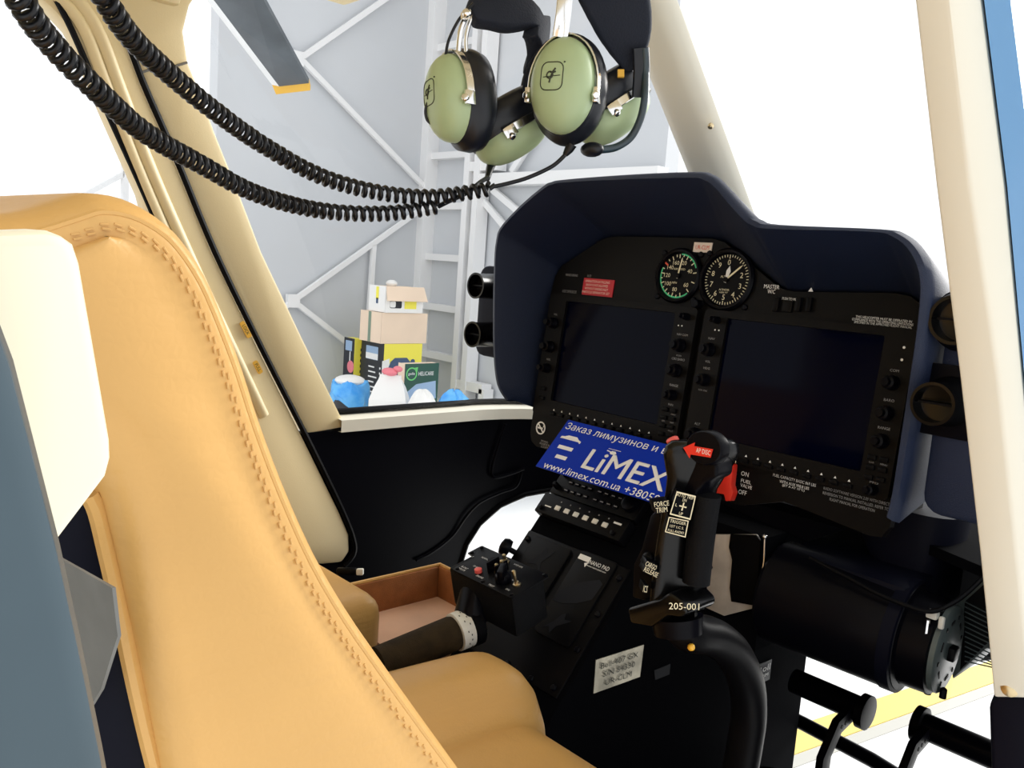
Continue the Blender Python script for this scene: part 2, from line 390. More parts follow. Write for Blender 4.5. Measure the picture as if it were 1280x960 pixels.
part('picture', blob([(-.10, -.2), (-.10, .1), (-.03, .12), (-.02, -.05), (.05, -.2)], on_right(w_, d_, h_, .22, .74, .0004)), 'print_white', t)
zt1 = at(445, 424, y=2.95).z
t, w_, d_, h_ = carton('appliance_box', 'narrow black box with yellow side and red sticker, left of the stack', 444, 424, 430.5, 457, 2.95, GZ, zt1, 'carton_black', 'carton_yellow', 'carton_yellow')
part('picture', blob(rrect(w_*.6, .085, .004), on_left(w_, d_, h_, .45, .93)), 'picture_blue', t)
part('sticker', blob(circ(.052), on_left(w_, d_, h_, .70, .74, .002)), 'rag_pink', t, label='round red sticker')
part('picture', blob(rrect(.014, .09, .003), on_left(w_, d_, h_, .6, .83, .001)), 'print_white', t)
m = MB()
for i in range(6): m.flat(rrect(.03, .025, .004), 0, .0006, on_right(w_, d_, h_, .7, .9-.05*i))
part('lettering', m, 'carton_black', t)
zc0, zc1 = zt+.002, at(478, 391, y=YB-.04).z
t, w_, d_, h_ = carton('cardboard_box', 'plain brown cardboard carton with green tape strip, middle of stack', 478, 387, 451, 535, YB-.04, zc0, zc1, 'cardboard', 'cardboard', 'cardboard')
part('tape', blob(rrect(.04, h_*.99, .002), on_left(w_, d_, h_, .45, .5)), 'tape_green', t)
z2 = at(484, 358, y=YB-.02).z
t, w_, d_, h_ = carton('cardboard_box', 'open white and yellow product box with brown flap on top of stack', 483, 358, 462, 530, YB-.02, zc1+.002, z2, 'carton_pale', 'carton_pale', 'cardboard')
m = MB(); m.prism([(w_/2, -d_/2, h_), (w_/2, d_/2, h_), (w_/2+.035, d_/2+.02, h_-.115), (w_/2+.035, -d_/2-.01, h_-.115)], (.004, 0, .003)); part('flap', m, 'cardboard', t, label='brown folded-down flap')
part('picture', blob(rrect(.115, .062, .012), on_right(w_, d_, h_, .27, .32)), 'carton_black', t)
part('picture', blob(rrect(.055, .05, .012), on_right(w_, d_, h_, .19, .32, .0018)), 'print_white', t)
part('picture', blob(rrect(.12, .068, .003), on_right(w_, d_, h_, .66, .32)), 'carton_yellow', t)
part('picture', blob(rrect(.04, .10, .004), on_left(w_, d_, h_, .5, .72)), 'carton_yellow', t)
part('picture', blob(rrect(.03, .045, .004), on_left(w_, d_, h_, .5, .42)), 'picture_slate', t)
m = MB(); m.ball((-.02, -.04, h_+.02), .05, sc3=(1.2, .8, .6)); part('crumpled_film', m, 'bag_white', t)
# green box
YG = 2.72
zg1 = at(507, 455, y=YG).z; zg0 = at(505, 500, y=YG).z-.05
t, w_, d_, h_ = carton('product_box', 'dark green product box with leaf ring logo in front of yellow box', 507, 455, 498, 549, YG, zg0, zg1, 'cardboard', 'carton_green', 'cardboard')
m = MB(); ringflat(m, circ(.05, 20), circ(.04, 20), 0, on_right(w_, d_, h_, .19, .76)); m.flat([(.02, .045), (.055, .05), (.05, .015), (.045, .02)], 0, .0006, on_right(w_, d_, h_, .19, .76))
part('logo', m, 'leaf_green', t, label='pale green ring logo')
m = MB(); text(m, 'gedia', on_right(w_, d_, h_, .19, .76), w=.06); text(m, 'HELICARE', on_right(w_, d_, h_, .62, .76), w=.14, h=.03); part('lettering', m, 'print_white', t)
part('picture', blob([(-.15, -.07), (-.13, .0), (-.05, .055), (.13, .075), (.14, -.06)], on_right(w_, d_, h_, .5, .34)), 'picture_blue', t)
# a low box that carries the green one, hidden below the window sill
m = MB(); c = at(507, 455, y=YG); Y1g = at(549, 455, x=c.x).y; X0g = at(498, 455, y=YG).x
m.b6(X0g-.02, c.x+.01, YG-.01, Y1g+.02, GZ, zg0-.002)
solo('storage_crate', m, 'carton_pale', 'plain pale crate supporting the dark green product box', 'crate', bevel=.006)
def sack(name, label, px0, px1, pyt, y, m_, cat, waves=0.12, flare=0.85, hollow=False, z0=GZ, seed=1):
    rnd = random.Random(seed); a, b_ = at(px0, pyt+20, y=y), at(px1, pyt+20, y=y); r = (a-b_).length*0.5*.72; c = (a+b_)/2; zt_ = at((px0+px1)/2, pyt, y=y).z
    H = zt_-z0; mb = MB(); rings = []; seg = 28; D_ = .17
    ph = [rnd.random()*6 for _ in range(6)]
    for dp in (H, .5, .32, .22, .17, .13, .095, .065, .04, .02, .006, 0):
        q_ = max(0, 1-dp/D_); rr = r*(1.0 if dp >= D_ else max(.05, math.sqrt(1-q_*q_))); ring = []; k_ = 1 if dp < .3 else .3
        for k in range(seg):
            an = 2*math.pi*k/seg; wv = 1+waves*k_*(math.sin(3*an+ph[0]+9*dp)+.8*math.sin(5*an+ph[1]-14*dp)+.6*math.sin(9*an+ph[2]+20*dp))
            zz = zt_-dp+waves*.25*(math.sin(3*an+ph[3])+.7*math.sin(6*an+ph[4]+30*dp))*(1 if dp < .2 else 0)*math.sqrt(min(1, rr/r))
            ring.append((c.x+rr*wv*math.cos(an), c.y+rr*wv*math.sin(an), zz))
        rings.append(ring)
    mb.loft(rings); return solo(name, mb, m_, label, cat)
def bin_thing():
    px0, px1 = 419, 455
    a, b_ = at(px0, 495, y=2.55), at(px1, 495, y=2.55); c = (a+b_)/2; zt_ = at(437, 492, y=2.55).z
    t = thing('waste_bin', 'black waste bin lined with a blue plastic bag beside the black box', 'bin', T(Vector((c.x, c.y, GZ))))
    r = (a-b_).length*.31; h = zt_-GZ
    m = MB(); m.lathe([(r*.8, 0), (r, h), (r*.96, h), (r*.7, .02)]); part('body', m, 'carton_black', t)
    m = MB(); rings = []; seg = 26
    for (k_, rr, zz) in ((0, 1.03, h-.10), (1, 1.16, h-.05), (2, 1.18, h+.0), (3, 1.12, h+.05), (4, 1.0, h+.09), (5, .7, h+.10), (6, .2, h+.08)):
        rings.append([(r*rr*(1+.07*math.sin(5*q+k_)+.05*math.sin(9*q))*math.cos(q), r*rr*(1+.07*math.sin(5*q+k_))*math.sin(q), zz+.02*math.sin(4*q+k_)-(.05 if k_ < 2 else 0)*math.sin(q)) for q in [2*math.pi*i/seg for i in range(seg)]])
    m.loft(rings); part('bin_liner', m, 'bag_blue', t, label='crumpled blue plastic liner')
    m = MB(); m.ball((0, 0, h+.10), r*.92, sc3=(1, 1, .38)); part('rubbish', m, 'bag_white', t)
bin_thing()
def paper_bag():
    y = 2.5; a, b_ = at(468, 500, y=y), at(506, 500, y=y); c = (a+b_)/2; zt_ = at(486, 468, y=y).z; hw = (b_-a).length*.33; h = zt_-GZ
    t = thing('paper_bag', 'white paper bag with pinched top in front of appliance box', 'bag', T(Vector((c.x, c.y, GZ))))
    rx = Vector((CR.x, CR.y, 0)).normalized(); ry = Vector((-rx.y, rx.x, 0))
    def P(u, v, z_): return rx*u+ry*v+Vector((0, 0, z_))
    m = MB(); rings = []
    for z_, u, v in ((0, hw, .11), (h-.30, hw*1.02, .11), (h-.17, hw*1.04, .10), (h-.09, hw*.86, .05), (h-.025, hw*.62, .012), (h, hw*.60, .008)):
        rings.append([P(-u, -v, z_), P(0, -v*1.05, z_), P(u, -v, z_), P(u*.9, 0, z_), P(u, v, z_), P(0, v, z_), P(-u, v, z_), P(-u*.88, 0, z_)])
    m.loft(rings); part('body', m, 'bag_white', t, smooth=12)
    m = MB(); m.ball(P(-.01, .02, h+.018), .058, sc3=(1.3, .8, .5)); m.ball(P(.05, .0, h+.045), .036, sc3=(1.2, .8, .6)); part('rag', m, 'rag_pink', t, label='crumpled pink rag poking out of the top')
paper_bag()
sack('plastic_bag', 'small white plastic bag in front of the dark green box', 513, 543, 487, 2.45, 'bag_white', 'bag', .06, .45, seed=3)
sack('plastic_bag', 'crumpled bright blue plastic bag right of the green box', 548, 585, 488, 2.75, 'bag_blue', 'bag', .10, .5, seed=5)

# ---- the helicopter's own rotor blade, seen through the windscreen
def rotor():
    tipL, tipR = at(349, 108, d=6.2), at(386, 104, d=6.15)
    tL2, tR2 = at(352, 117, d=6.22), at(388, 113, d=6.17)
    rootL, rootR = at(214, -70, d=5.2), at(300, -54, d=5.15)
    le0, le1 = at(204, -70, d=5.22), at(340, 106, d=6.22)
    t = thing('rotor_blade', 'grey drooping rotor blade with yellow tip above the left windscreen', 'rotor blade', T(rootL))
    up = Vector((0, 0, .03))
    m = MB(); m.prism([rootL, rootR, tipR, tipL], up); part('blade_skin', m, 'blade_grey', t, world=True)
    m = MB(); m.prism([le0, rootL, tipL, le1], up*1.1); part('leading_edge', m, 'blade_white', t, world=True, label='white leading edge')
    m = MB(); m.prism([le1, tipR, tR2, at(345, 118, d=6.24)], up); part('tip_cap', m, 'blade_yellow', t, world=True, label='yellow tip')
rotor()

# ================================================================== the cabin shell
HX = -0.08                       # helicopter centre line
LX, RX = -0.65, 0.49
mb = MB(); mb.b6(-0.72, 0.50, -1.75, -0.14, 0.56, 0.60)
struct('ceiling', mb, 'cream_trim', 'cream cabin ceiling above the seats', bevel=.01)
mb = MB(); mb.b6(-0.70, 0.46, -1.6, 0.33, -0.80, -0.76)
struct('floor_cabin', mb, 'worn_dark', 'black cockpit floor under the pedals')
mb = MB(); mb.b6(-0.68, 0.20, -1.80, -1.72, -0.76, 0.56)
struct('wall_back', mb, 'cream_trim', 'cream rear cabin bulkhead')
# left lower body side (door and nose side), black inside
TH = 0.02
mb = MB(); mb.prism([(LX-TH, -1.7, -.80), (LX-TH, .15, -.80), (LX-TH, .15, -.19), (LX-TH, -1.7, -.19)], (TH, 0, 0))
struct('wall_left_side', mb, 'black_satin', 'black lower side lining of the left door')
mb = MB(); mb.prism([(RX, -.22, -.80), (RX, .15, -.80), (RX, .15, -.19), (RX, -.22, -.19)], (TH, 0, 0))
struct('wall_right_side', mb, 'navy_plastic', 'dark lower side skin ahead of the right door')
# nose wall: elliptical in plan, with the chin windows cut below it
NC = Vector((HX, .15, 0)); NA, NB = .57, .42
def nose(th, s=1.0): return (NC.x+NA*s*math.cos(th), NC.y+NB*s*math.sin(th))
low = [(180, -.505), (178, -.46), (174, -.42), (167.5, -.383), (160, -.36), (152, -.348), (140, -.362), (126, -.44), (110, -.52), (90, -.54)]
def zlow(deg):
    d = deg if deg >= 90 else 180-deg
    for (a, za), (b, zb_) in zip(low, low[1:]):
        if b <= d <= a: return za+(zb_-za)*(a-d)/(a-b)
    return low[0][1]
inn_t, inn_b, out_t, out_b = [], [], [], []
degs = [180, 178, 174, 170, 167.5, 164, 160, 156, 152, 146, 140, 130, 120, 105, 90, 75, 60, 50, 40, 34, 28, 24, 20, 16, 12.5, 10, 6, 2, 0]
for dg in degs:
    a = math.radians(dg); x, y = nose(a); xo, yo = nose(a, 1.04); zl = zlow(dg)
    inn_t.append((x, y, -.19)); inn_b.append((x, y, zl)); out_t.append((xo, yo, -.19)); out_b.append((xo, yo, zl))
mb = MB(); mb.loft([inn_t, inn_b, out_b, out_t], caps=False, closed=False, loop=True)
struct('wall_nose', mb, 'black_satin', 'black inner nose lining above the chin windows')
mb = MB(); tr = [Vector(p)+Vector((0, 0, -.004)) for p in inn_b]
mb.tube([Vector(p) for p in inn_b], .006, 8)
struct('trim_1', mb, 'black_plastic', 'black rubber edge around the chin window opening')
# contour seams of the left nose lining
for i, pts in enumerate(([(520, 700), (540, 690), (565, 670), (583, 645), (600, 628), (625, 616), (645, 608), (652, 590)], [(632, 530), (622, 560), (615, 585), (618, 597), (640, 592), (655, 586)])):
    P = []
    for px, py in pts:
        q = at(px, py, x=LX+.004)
        if q.y > .15:
            th = math.acos(max(-1, min(1, (q.x-NC.x)/NA))) if False else None
            v = ray(px, py); dx, dy = v.x/NA, v.y/NB; ox, oy = (CX.x-NC.x)/NA, (CX.y-NC.y)/NB
            A = dx*dx+dy*dy; B = 2*(ox*dx+oy*dy); C = ox*ox+oy*oy-1; tt = (-B+math.sqrt(B*B-4*A*C))/(2*A); q = CX+v*(tt*.995)
        P.append(q)
    m = MB(); m.tube(crom(P, 5), .0032, 8); struct('trim_%d' % (2+i), m, 'black_satin', ['raised moulding curving along the left nose lining', 'short moulded rib below the left windscreen corner'][i])
# chin glass under the nose wall
ct, cb = [], []
for dg in degs:
    a = math.radians(dg); x, y = nose(a, 1.02); x2, y2 = nose(a, .80); ct.append(Vector((x, y, zlow(dg)))); cb.append(Vector((x2, y2*.9 if y2 > .3 else y2, -.79)))
mb = MB(); mb.loft([ct, [c*.55+e*.45+Vector((0, .05, -.02)) for c, e in zip(ct, cb)], cb], caps=False, closed=False)
struct('window_1', mb, 'clear_pane', 'clear chin window in the lower nose')
# windscreen sill
mb = MB(); path = [Vector((LX, -.15, -.177)), Vector((LX, .15, -.177))]
inner = [(LX+.012, -.16), (LX+.012, .15)]+[nose(math.radians(d_), .98) for d_ in (176, 170, 164, 158, 150, 140, 125, 110, 90, 70, 55, 40, 30, 20, 10, 0)]+[(RX-.012, -.16)]
outer = [(LX-.022, -.16), (LX-.022, .15)]+[nose(math.radians(d_), 1.045) for d_ in (176, 170, 164, 158, 150, 140, 125, 110, 90, 70, 55, 40, 30, 20, 10, 0)]+[(RX+.022, -.16)]
mb.loft([[(x, y, -.192) for x, y in inner], [(x, y, -.170) for x, y in inner], [(x, y, -.166) for x, y in outer], [(x, y, -.192) for x, y in outer]], caps=False, closed=False, loop=True)
struct('trim_4', mb, 'pale_trim', 'pale windscreen sill running around the nose')
mb = MB(); mb.tube([Vector((x, y, -.160)) for x, y in outer], .006, 8)
struct('trim_5', mb, 'black_plastic', 'black rubber seal along the outer edge of the sill')
# A-pillar and door frame on the left
def slab(pts, x, th): m = MB(); P = [at(px, py, x=x) for px, py in pts]; return m.prism(P, (th, 0, 0))
seam = [(126, -30), (164, 56), (184, 108), (223, 197), (272, 315), (330, 434), (385, 543)]
pill_r = [(434, 534), (380, 425), (328, 315), (298, 236), (269, 164), (250, 112), (236, 78), (230, 39), (238, 6), (262, -30)]
struct('trim_6', slab(seam+pill_r, LX, -.05), 'cream_trim', 'cream left windscreen pillar raked back to the roof', bevel=.006)
m = MB(); m.tube([at(px, py, x=LX+.002) for px, py in ((172, 92), (190, 86), (215, 84), (234, 78))], .0018, 6); struct('trim_9', m, 'grey_bracket', 'thin joint line across the top of the left pillar')
dfr = [(120, -30), (158, 56), (178, 108), (217, 197), (266, 315), (324, 436), (380, 548), (425, 640), (437, 668), (438, 690), (428, 704), (405, 706), (300, 706), (240, 560), (225, 420), (180, 244), (135, 142), (100, 58), (88, 36), (66, 12), (20, -30)]
struct('trim_7', slab(dfr, LX+.006, -.045), 'cream_trim', 'cream left door frame between door window and pillar', bevel=.007)
for i, rid in enumerate(([(72, -30), (118, 30), (150, 110), (190, 215), (250, 350), (330, 520)], [(45, -30), (98, 25), (128, 95), (168, 200), (215, 310)])):
    m = MB(); m.tube(crom([at(px, py, x=LX+.008) for px, py in rid], 5), .009, 10, flat=.8, up=(1, 0, 0)); struct('trim_%d' % (10+i), m, 'cream_trim', ['outer raised rib along the left door frame', 'inner raised rib along the left door frame'][i])
m = MB(); m.tube(crom([at(px, py, x=LX+.008) for px, py in ((60, -20), (90, 38), (135, 142), (182, 246), (225, 350))], 5), .0045, 8); struct('trim_12', m, 'black_plastic', 'black rubber edge of the left door window')
m = MB(); m.tube(crom([at(px, py, x=LX+.005) for px, py in [(122, -30), (161, 56), (181, 108), (220, 197), (269, 315), (327, 435), (383, 546), (425, 632), (441, 672), (442, 692), (430, 708)]], 5), .0052, 8); struct('trim_13', m, 'black_plastic', 'dark door seal gap between door frame and windscreen pillar')
mb = MB(); mb.prism([Vector((LX-.03, -1.7, -.19)), Vector((LX-.03, -.35, -.19)), Vector((LX-.03, -.50, .2)), Vector((LX-.03, -.60, .40)), Vector((LX-.03, -.72, .46)), Vector((LX-.03, -1.7, .46))], (-.004, 0, 0))
struct('window_2', mb, 'clear_pane', 'clear left door window')
mb = MB(); mb.b6(LX-.06, LX+.01, -1.75, -.46, .47, .60); struct('trim_14', mb, 'cream_trim', 'cream roof rail above the left door window', bevel=.01)
mb = MB(); mb.b6(LX-.05, LX+.01, -1.75, -1.55, -.19, .50); struct('trim_15', mb, 'cream_trim', 'cream rear post of the left door', bevel=.01)
# small red marks on the door frame
for px, py, s_ in ((307, 412, 1), (322, 459, .8)):
    q = at(px, py, x=LX+.0085); M_ = frame(q, (0, .5, -.85), (0, .85, .5)); m = MB(); m.flat(rrect(.030*s_, .009, .003), 0, .0012, M_)
    o = solo('door_placard', m, 'blade_yellow', ['small amber door lock placard on the left frame', 'lower amber tab on the left door frame'][0 if s_ == 1 else 1], 'placard')
    m = MB(); text(m, 'LOCK' if s_ == 1 else 'PULL', T((0, 0, .0017)) , w=.018*s_, h=.0055); m.v = [(M_.to_3x3() @ v)+(q-Vector(o.matrix_basis.translation)) for v in m.v]; part('lettering', m, 'print_dark', o, smooth=0)
# centre post of the windscreen
def cpost():
    pb, pt = Vector((-.10, .56, -.18)), Vector((-.10, -.16, .60))
    dirv = (pt-pb).normalized(); nrm = Vector((1, 0, 0)).cross(dirv).normalized()
    if nrm.y < 0: nrm = -nrm
    m = MB(); rings = []
    for t_ in (0, 1):
        c = pb.lerp(pt, t_)
        rings.append([c+Vector((-.030, 0, 0)), c+Vector((-.026, 0, 0))-nrm*.018, c+Vector((-.006, 0, 0))-nrm*.028, c+Vector((.030, 0, 0))-nrm*.026, c+Vector((.046, 0, 0))-nrm*.014, c+Vector((.052, 0, 0))])
    m.loft(rings); struct('trim_16', m, 'pale_trim', 'pale centre post between the two windscreen panes', bevel=.004)
    q = at(888, 158, y=.0); v = ray(888, 158)
    # screw on the post's cabin face
    P = CX+v*((pb-nrm*.027-CX).dot(nrm)/v.dot(nrm)); m = MB(); m.lathe([(.004, -.003), (.004, .0015), (.0025, .003)], framez(P, -nrm, dirv), 12)
    struct('trim_17', m, 'brass', 'small screw head in the centre post')
cpost()
# windscreen panes, either side of the post
def pane(name, label, xs, base, top):
    m = MB(); r0, r1 = [], []
    rings = []
    for t_ in (0, .33, .66, 1):
        rings.append([Vector(b_).lerp(Vector(t2), t_)+Vector((0, .05*math.sin(math.pi*t_), .02*math.sin(math.pi*t_))) for b_, t2 in zip(base, top)])
    m.loft(rings, caps=False, closed=False); struct(name, m, 'clear_pane', label)
angL = [180, 170, 160, 148, 135, 120, 105, 94]
basL = [(LX-.01, -.14, -.165)]+[(*nose(math.radians(d_), 1.03), -.165) for d_ in angL]
topL = [(LX-.01, -.46, .50)]+[(LX+.02+(HX-.05-LX)*((180-d_)/86.0), -.45+.29*math.sin(math.pi/2*(180-d_)/86.0), .52+.05*(180-d_)/86) for d_ in angL]
pane('window_3', 'clear left windscreen pane', None, basL, topL)
mir = lambda p: (2*HX-p[0], p[1], p[2])
pane('window_4', 'clear right windscreen pane', None, [mir(p) for p in basL], [mir(p) for p in topL])
# right door post (front edge of the open door)
def rpost():
    e = [(1122, -200), (1143, -8), (1170, 230), (1200, 470), (1225, 690), (1243, 872)]
    fr = [at(px, py, x=.50) for px, py in e]
    rr = [(1162, -200), (1185, -8), (1212, 230), (1247, 470), (1270, 690), (1288, 872)]
    r2 = [(1200, -200), (1226, -8), (1256, 230), (1278, 470), (1300, 690), (1318, 872)]
    bl = [(1236, -200), (1262, -8), (1292, 230), (1318, 470), (1340, 690), (1358, 872)]
    A = fr; B = [at(p[0], p[1], y=a.y-.006) for p, a in zip(rr, fr)]; C = [at(p[0], p[1], y=a.y+.004) for p, a in zip(r2, fr)]; D = [at(p[0], p[1], y=a.y+.006) for p, a in zip(bl, fr)]
    dp = Vector((-.012, .05, 0))
    for L_ in (A, B, C, D): e_ = L_[0]-L_[1]; L_.insert(0, L_[0]+e_*((.585-L_[0].z)/e_.z))
    m = MB(); m.loft([[a, b_, c, c+dp, a+dp] for a, b_, c in zip(A, B, C)]); struct('trim_18', m, 'pale_trim', 'pale front post of the open right door', bevel=.003, smooth=25)
    m = MB(); m.loft([[c+Vector((.001, 0, 0)), d_, d_+dp, c+dp] for c, d_ in zip(C, D)]); struct('trim_19', m, 'blue_paint', 'blue exterior skin beside the right door post')
    q = at(1266, 858, y=fr[-1].y); m = MB(); m.lathe([(.006, -.004), (.006, .001), (.003, .003)], framez(q+Vector((0, -.006, 0)), (.2, -1, 0), (0, 0, 1)), 14); struct('trim_20', m, 'brass', 'bolt head at the foot of the right door post')
    P = [at(px, py, y=fr[-1].y+.012) for px, py in ((1236, 880), (1250, 868), (1340, 872), (1340, 1100), (1243, 1100))]
    m = MB(); m.prism(P, (-.01, .05, 0)); struct('trim_21', m, 'navy_plastic', 'navy lower sill under the right door post', bevel=.004)
rpost()
# rear post of the right door, close to the camera on the left
P = [at(px, py, x=.58) for px, py in ((-60, 300), (-20, 330), (2, 388), (27, 455), (56, 570), (86, 690), (112, 810), (140, 950), (160, 1060))]
P += [Vector((.58, -1.16, P[-1].z)), Vector((.58, -1.16, P[0].z))]
m = MB(); m.prism(P, (-.03, 0, 0)); struct('trim_23', m, 'slate_paint', 'dark blue-grey rear door post at the left edge', bevel=.004)
P = [at(px, py, x=.50) for px, py in ((-60, 292), (60, 288), (82, 293), (95, 306), (103, 330), (122, 440), (141, 552), (142, 575), (136, 598), (80, 672), (60, 700), (-60, 720))]
m = MB(); m.prism(P, (-.02, 0, 0)); struct('trim_24', m, 'ivory_shell', 'ivory plastic trim with rounded corner beside the seat back', bevel=.003)
# ================================================================== seats
def backrest_profile(x):
    fr = [(120, 240), (165, 247), (205, 268), (235, 296), (265, 342), (290, 400), (312, 460), (332, 523), (362, 604), (400, 690), (440, 760), (482, 822), (530, 890), (580, 960), (640, 1046), (690, 1130)]
    bk = [(240, 1130), (218, 1040), (200, 955), (180, 850), (160, 760), (142, 680), (124, 612), (92, 545), (40, 490), (-20, 430), (-70, 360), (-78, 312), (-52, 285), (-8, 270), (38, 263), (82, 250)]
    return [at(px, py, x=x) for px, py in fr+bk]
def inset(pts, d):
    n = len(pts); out = []; c = sum(pts, Vector())/n
    for i, p in enumerate(pts):
        t = (pts[(i+1) % n]-pts[i-1]).normalized(); nrm = Vector((0, -t.z, t.y))
        if nrm.dot(c-p) < 0: nrm = -nrm
        out.append(p+nrm*d)
    return out
def seat():
    X = .40; prof = crom(backrest_profile(X), 3, closed=True)
    t = thing('pilot_seat', 'tan leather pilot seat with stitched reclined backrest in the foreground', 'seat', T(Vector((.22, -.62, -.76))))
    m = MB(); secs = [(.4035, .0135), (.404, .0085), (.4015, .0045), (.397, .0018), (.390, .0003), (.380, 0), (.02, 0), (.01, .0008), (.002, .006), (0, .012)]
    rr_ = [[Vector((x, p.y, p.z)) for p in inset(prof, d)] for x, d in secs]
    m.loft(rr_, caps=False); n = len(prof); m.weld = True
    for ring, sgn in ((rr_[0], 1), (rr_[-1], -1)):          # side panels filled front edge to back edge
        for i in range(n//2-1): 
            a, b, c, d = ring[i], ring[i+1], ring[n-2-i], ring[n-1-i]; K = 6
            for k in range(K):
                def L_(p, q, f): return p.lerp(q, f)+Vector((sgn*.004*math.sin(math.pi*f), 0, 0))
                m.add([L_(a, d, k/K), L_(b, c, k/K), L_(b, c, (k+1)/K), L_(a, d, (k+1)/K)], [(0, 1, 2, 3)])
    bo = part('backrest', m, 'tan_leather', t, world=True, smooth=60)
    # seam piping on the side panel and the double row of stitches beside it
    n = len(prof); i0 = int(n*.88); idx = [(i0+k) % n for k in range(int(n*.62))]
    p1 = [Vector((.4022, p.y, p.z)) for p in inset(prof, .0062)]; m = MB(); m.tube([p1[i] for i in idx], .0011, 6); part('piping', m, 'tan_leather', bo, world=True)
    m = MB()
    for off, xx in ((.0098, .4040), (.0113, .4043)):
        q = [Vector((xx, p.y, p.z)) for p in inset(prof, off)]; q = crom([q[i] for i in idx], 4); acc = 0
        for a, b in zip(q, q[1:]):
            acc += (b-a).length
            if acc > .0040:
                acc = 0; d = (b-a).normalized(); s_ = Vector((0, -d.z, d.y)); m.tube([a-d*.0012+s_*.0002, a+d*.0012-s_*.0002], .0004, 5)
    part('stitching', m, 'stitch_thread', bo, world=True, kind='stuff')
    bkp = [at(px, py, x=.40) for px, py in ((238, 1120), (216, 1040), (197, 955), (177, 850), (157, 760), (137, 670), (121, 612), (89, 545), (37, 490), (-20, 432))]
    m = MB(); m.loft([[Vector((.388, p.y-.001, p.z)) for p in bkp], [Vector((.02, p.y-.001, p.z)) for p in bkp], [Vector((.02, p.y-.014, p.z)) for p in bkp], [Vector((.380, p.y-.014, p.z)) for p in bkp]], caps=False, closed=False, loop=True); part('back_shell', m, 'navy_plastic', t, world=True, label='black rear shell of the backrest')
    # rear piping along the back edge
    rp = [at(px, py, x=.392) for px, py in ((112, 618), (122, 640), (134, 690), (148, 752), (168, 850), (192, 952), (222, 1060))]
    m = MB(); m.tube(crom(rp, 4), .0032, 8); part('piping', m, 'tan_leather', bo, world=True)
    # cushion: wide pad with a raised bolster on its far side and rounded front
    m = MB(); X0, X1, Y0, Y1 = -.012, .44, -.80, -.335; nx, ny = 46, 30; top = []
    def zt(x, y):
        z = -.335+.012*math.sin((y-Y0)/(Y1-Y0)*math.pi)
        u = (x-.038)/.048; z += .040*math.exp(-u*u*u*u*.9)-.012*math.exp(-((x-.094)/.010)**2)
        u2 = (x-.395)/.04; z += .03*math.exp(-u2*u2)
        e = min(x-X0, X1-x); r = .03
        if e < r: z -= r-math.sqrt(max(r*r-(r-e)**2, 0))
        yf = Y1 - (.02 if x > .095 else 0)*(1 if x > .11 else (x-.095)/.015)
        f = yf-y; r2 = .06
        if f < r2: z -= (r2-math.sqrt(max(r2*r2-(r2-max(f, 0))**2, 0)))*.8+(.04 if f < 0 else 0)
        return z
    grid = []
    for j in range(ny+1):
        s_ = 1-(1-j/ny)**1.7; y = Y0+(Y1-Y0)*s_
        grid.append([Vector((X0+(X1-X0)*(.5-.5*math.cos(math.pi*(i/nx)**.72)) , y, 0)) for i in range(nx+1)])
    for row in grid:
        for p in row: p.z = zt(p.x, p.y)
    vs = [p for r in grid for p in r]; fs = [(j*(nx+1)+i, j*(nx+1)+i+1, (j+1)*(nx+1)+i+1, (j+1)*(nx+1)+i) for j in range(ny) for i in range(nx)]
    m.add(vs, fs)
    loop_ = [grid[0][i] for i in range(nx+1)]+[grid[j][nx] for j in range(1, ny+1)]+[grid[ny][i] for i in range(nx-1, -1, -1)]+[grid[j][0] for j in range(ny-1, 0, -1)]
    m.loft([[p.copy() for p in loop_], [Vector((p.x, p.y, -.40)) for p in loop_], [Vector((p.x, p.y-.01, -.44)) for p in loop_]], caps=False)
    part('cushion', m, 'tan_leather', t, world=True, smooth=70)
    m = MB(); m.b6(.0, .42, -.80, -.37, -.76, -.442); part('seat_base', m, 'black_plastic', t, world=True, bevel=.01)
    m = MB(); m.prism([at(60, 690, y=-.909), at(140, 735, y=-.9035), at(147, 795, y=-.9015), at(126, 862, y=-.900), at(100, 905, y=-.899), at(70, 905, y=-.900)], (0, .001, 0)); part('bracket', m, 'grey_bracket', t, world=True, label='grey metal bracket behind the backrest')
seat()
def left_seat():
    t = thing('copilot_seat', 'tan leather cushion corner of the far left seat', 'seat', T(Vector((-.45, -.55, -.76))))
    m = MB(); m.b6(-.60, -.285, -.78, -.285, -.46, -.352); part('cushion', m, 'tan_leather', t, world=True, bevel=.035, bseg=5, smooth=60)
    m = MB(); m.b6(-.585, -.30, -.76, -.31, -.76, -.462); part('seat_base', m, 'black_plastic', t, world=True, bevel=.008)
    m = MB(); rings = []
    for y, z in ((-.80, -.33), (-.86, -.05), (-.90, .05), (-.92, .09)):
        rings.append([Vector((-.60, y, z)), Vector((-.29, y, z)), Vector((-.29, y-.09, z)), Vector((-.60, y-.09, z))])
    m.loft(rings); part('backrest', m, 'tan_leather', t, world=True, bevel=.02, bseg=3, smooth=60)
left_seat()
m = MB(); m.b6(-.20, -.03, -1.35, -.66, -.76, -.03)
solo('control_housing', m, 'navy_plastic', 'dark control housing between the two seat backs', 'housing', bevel=.015)
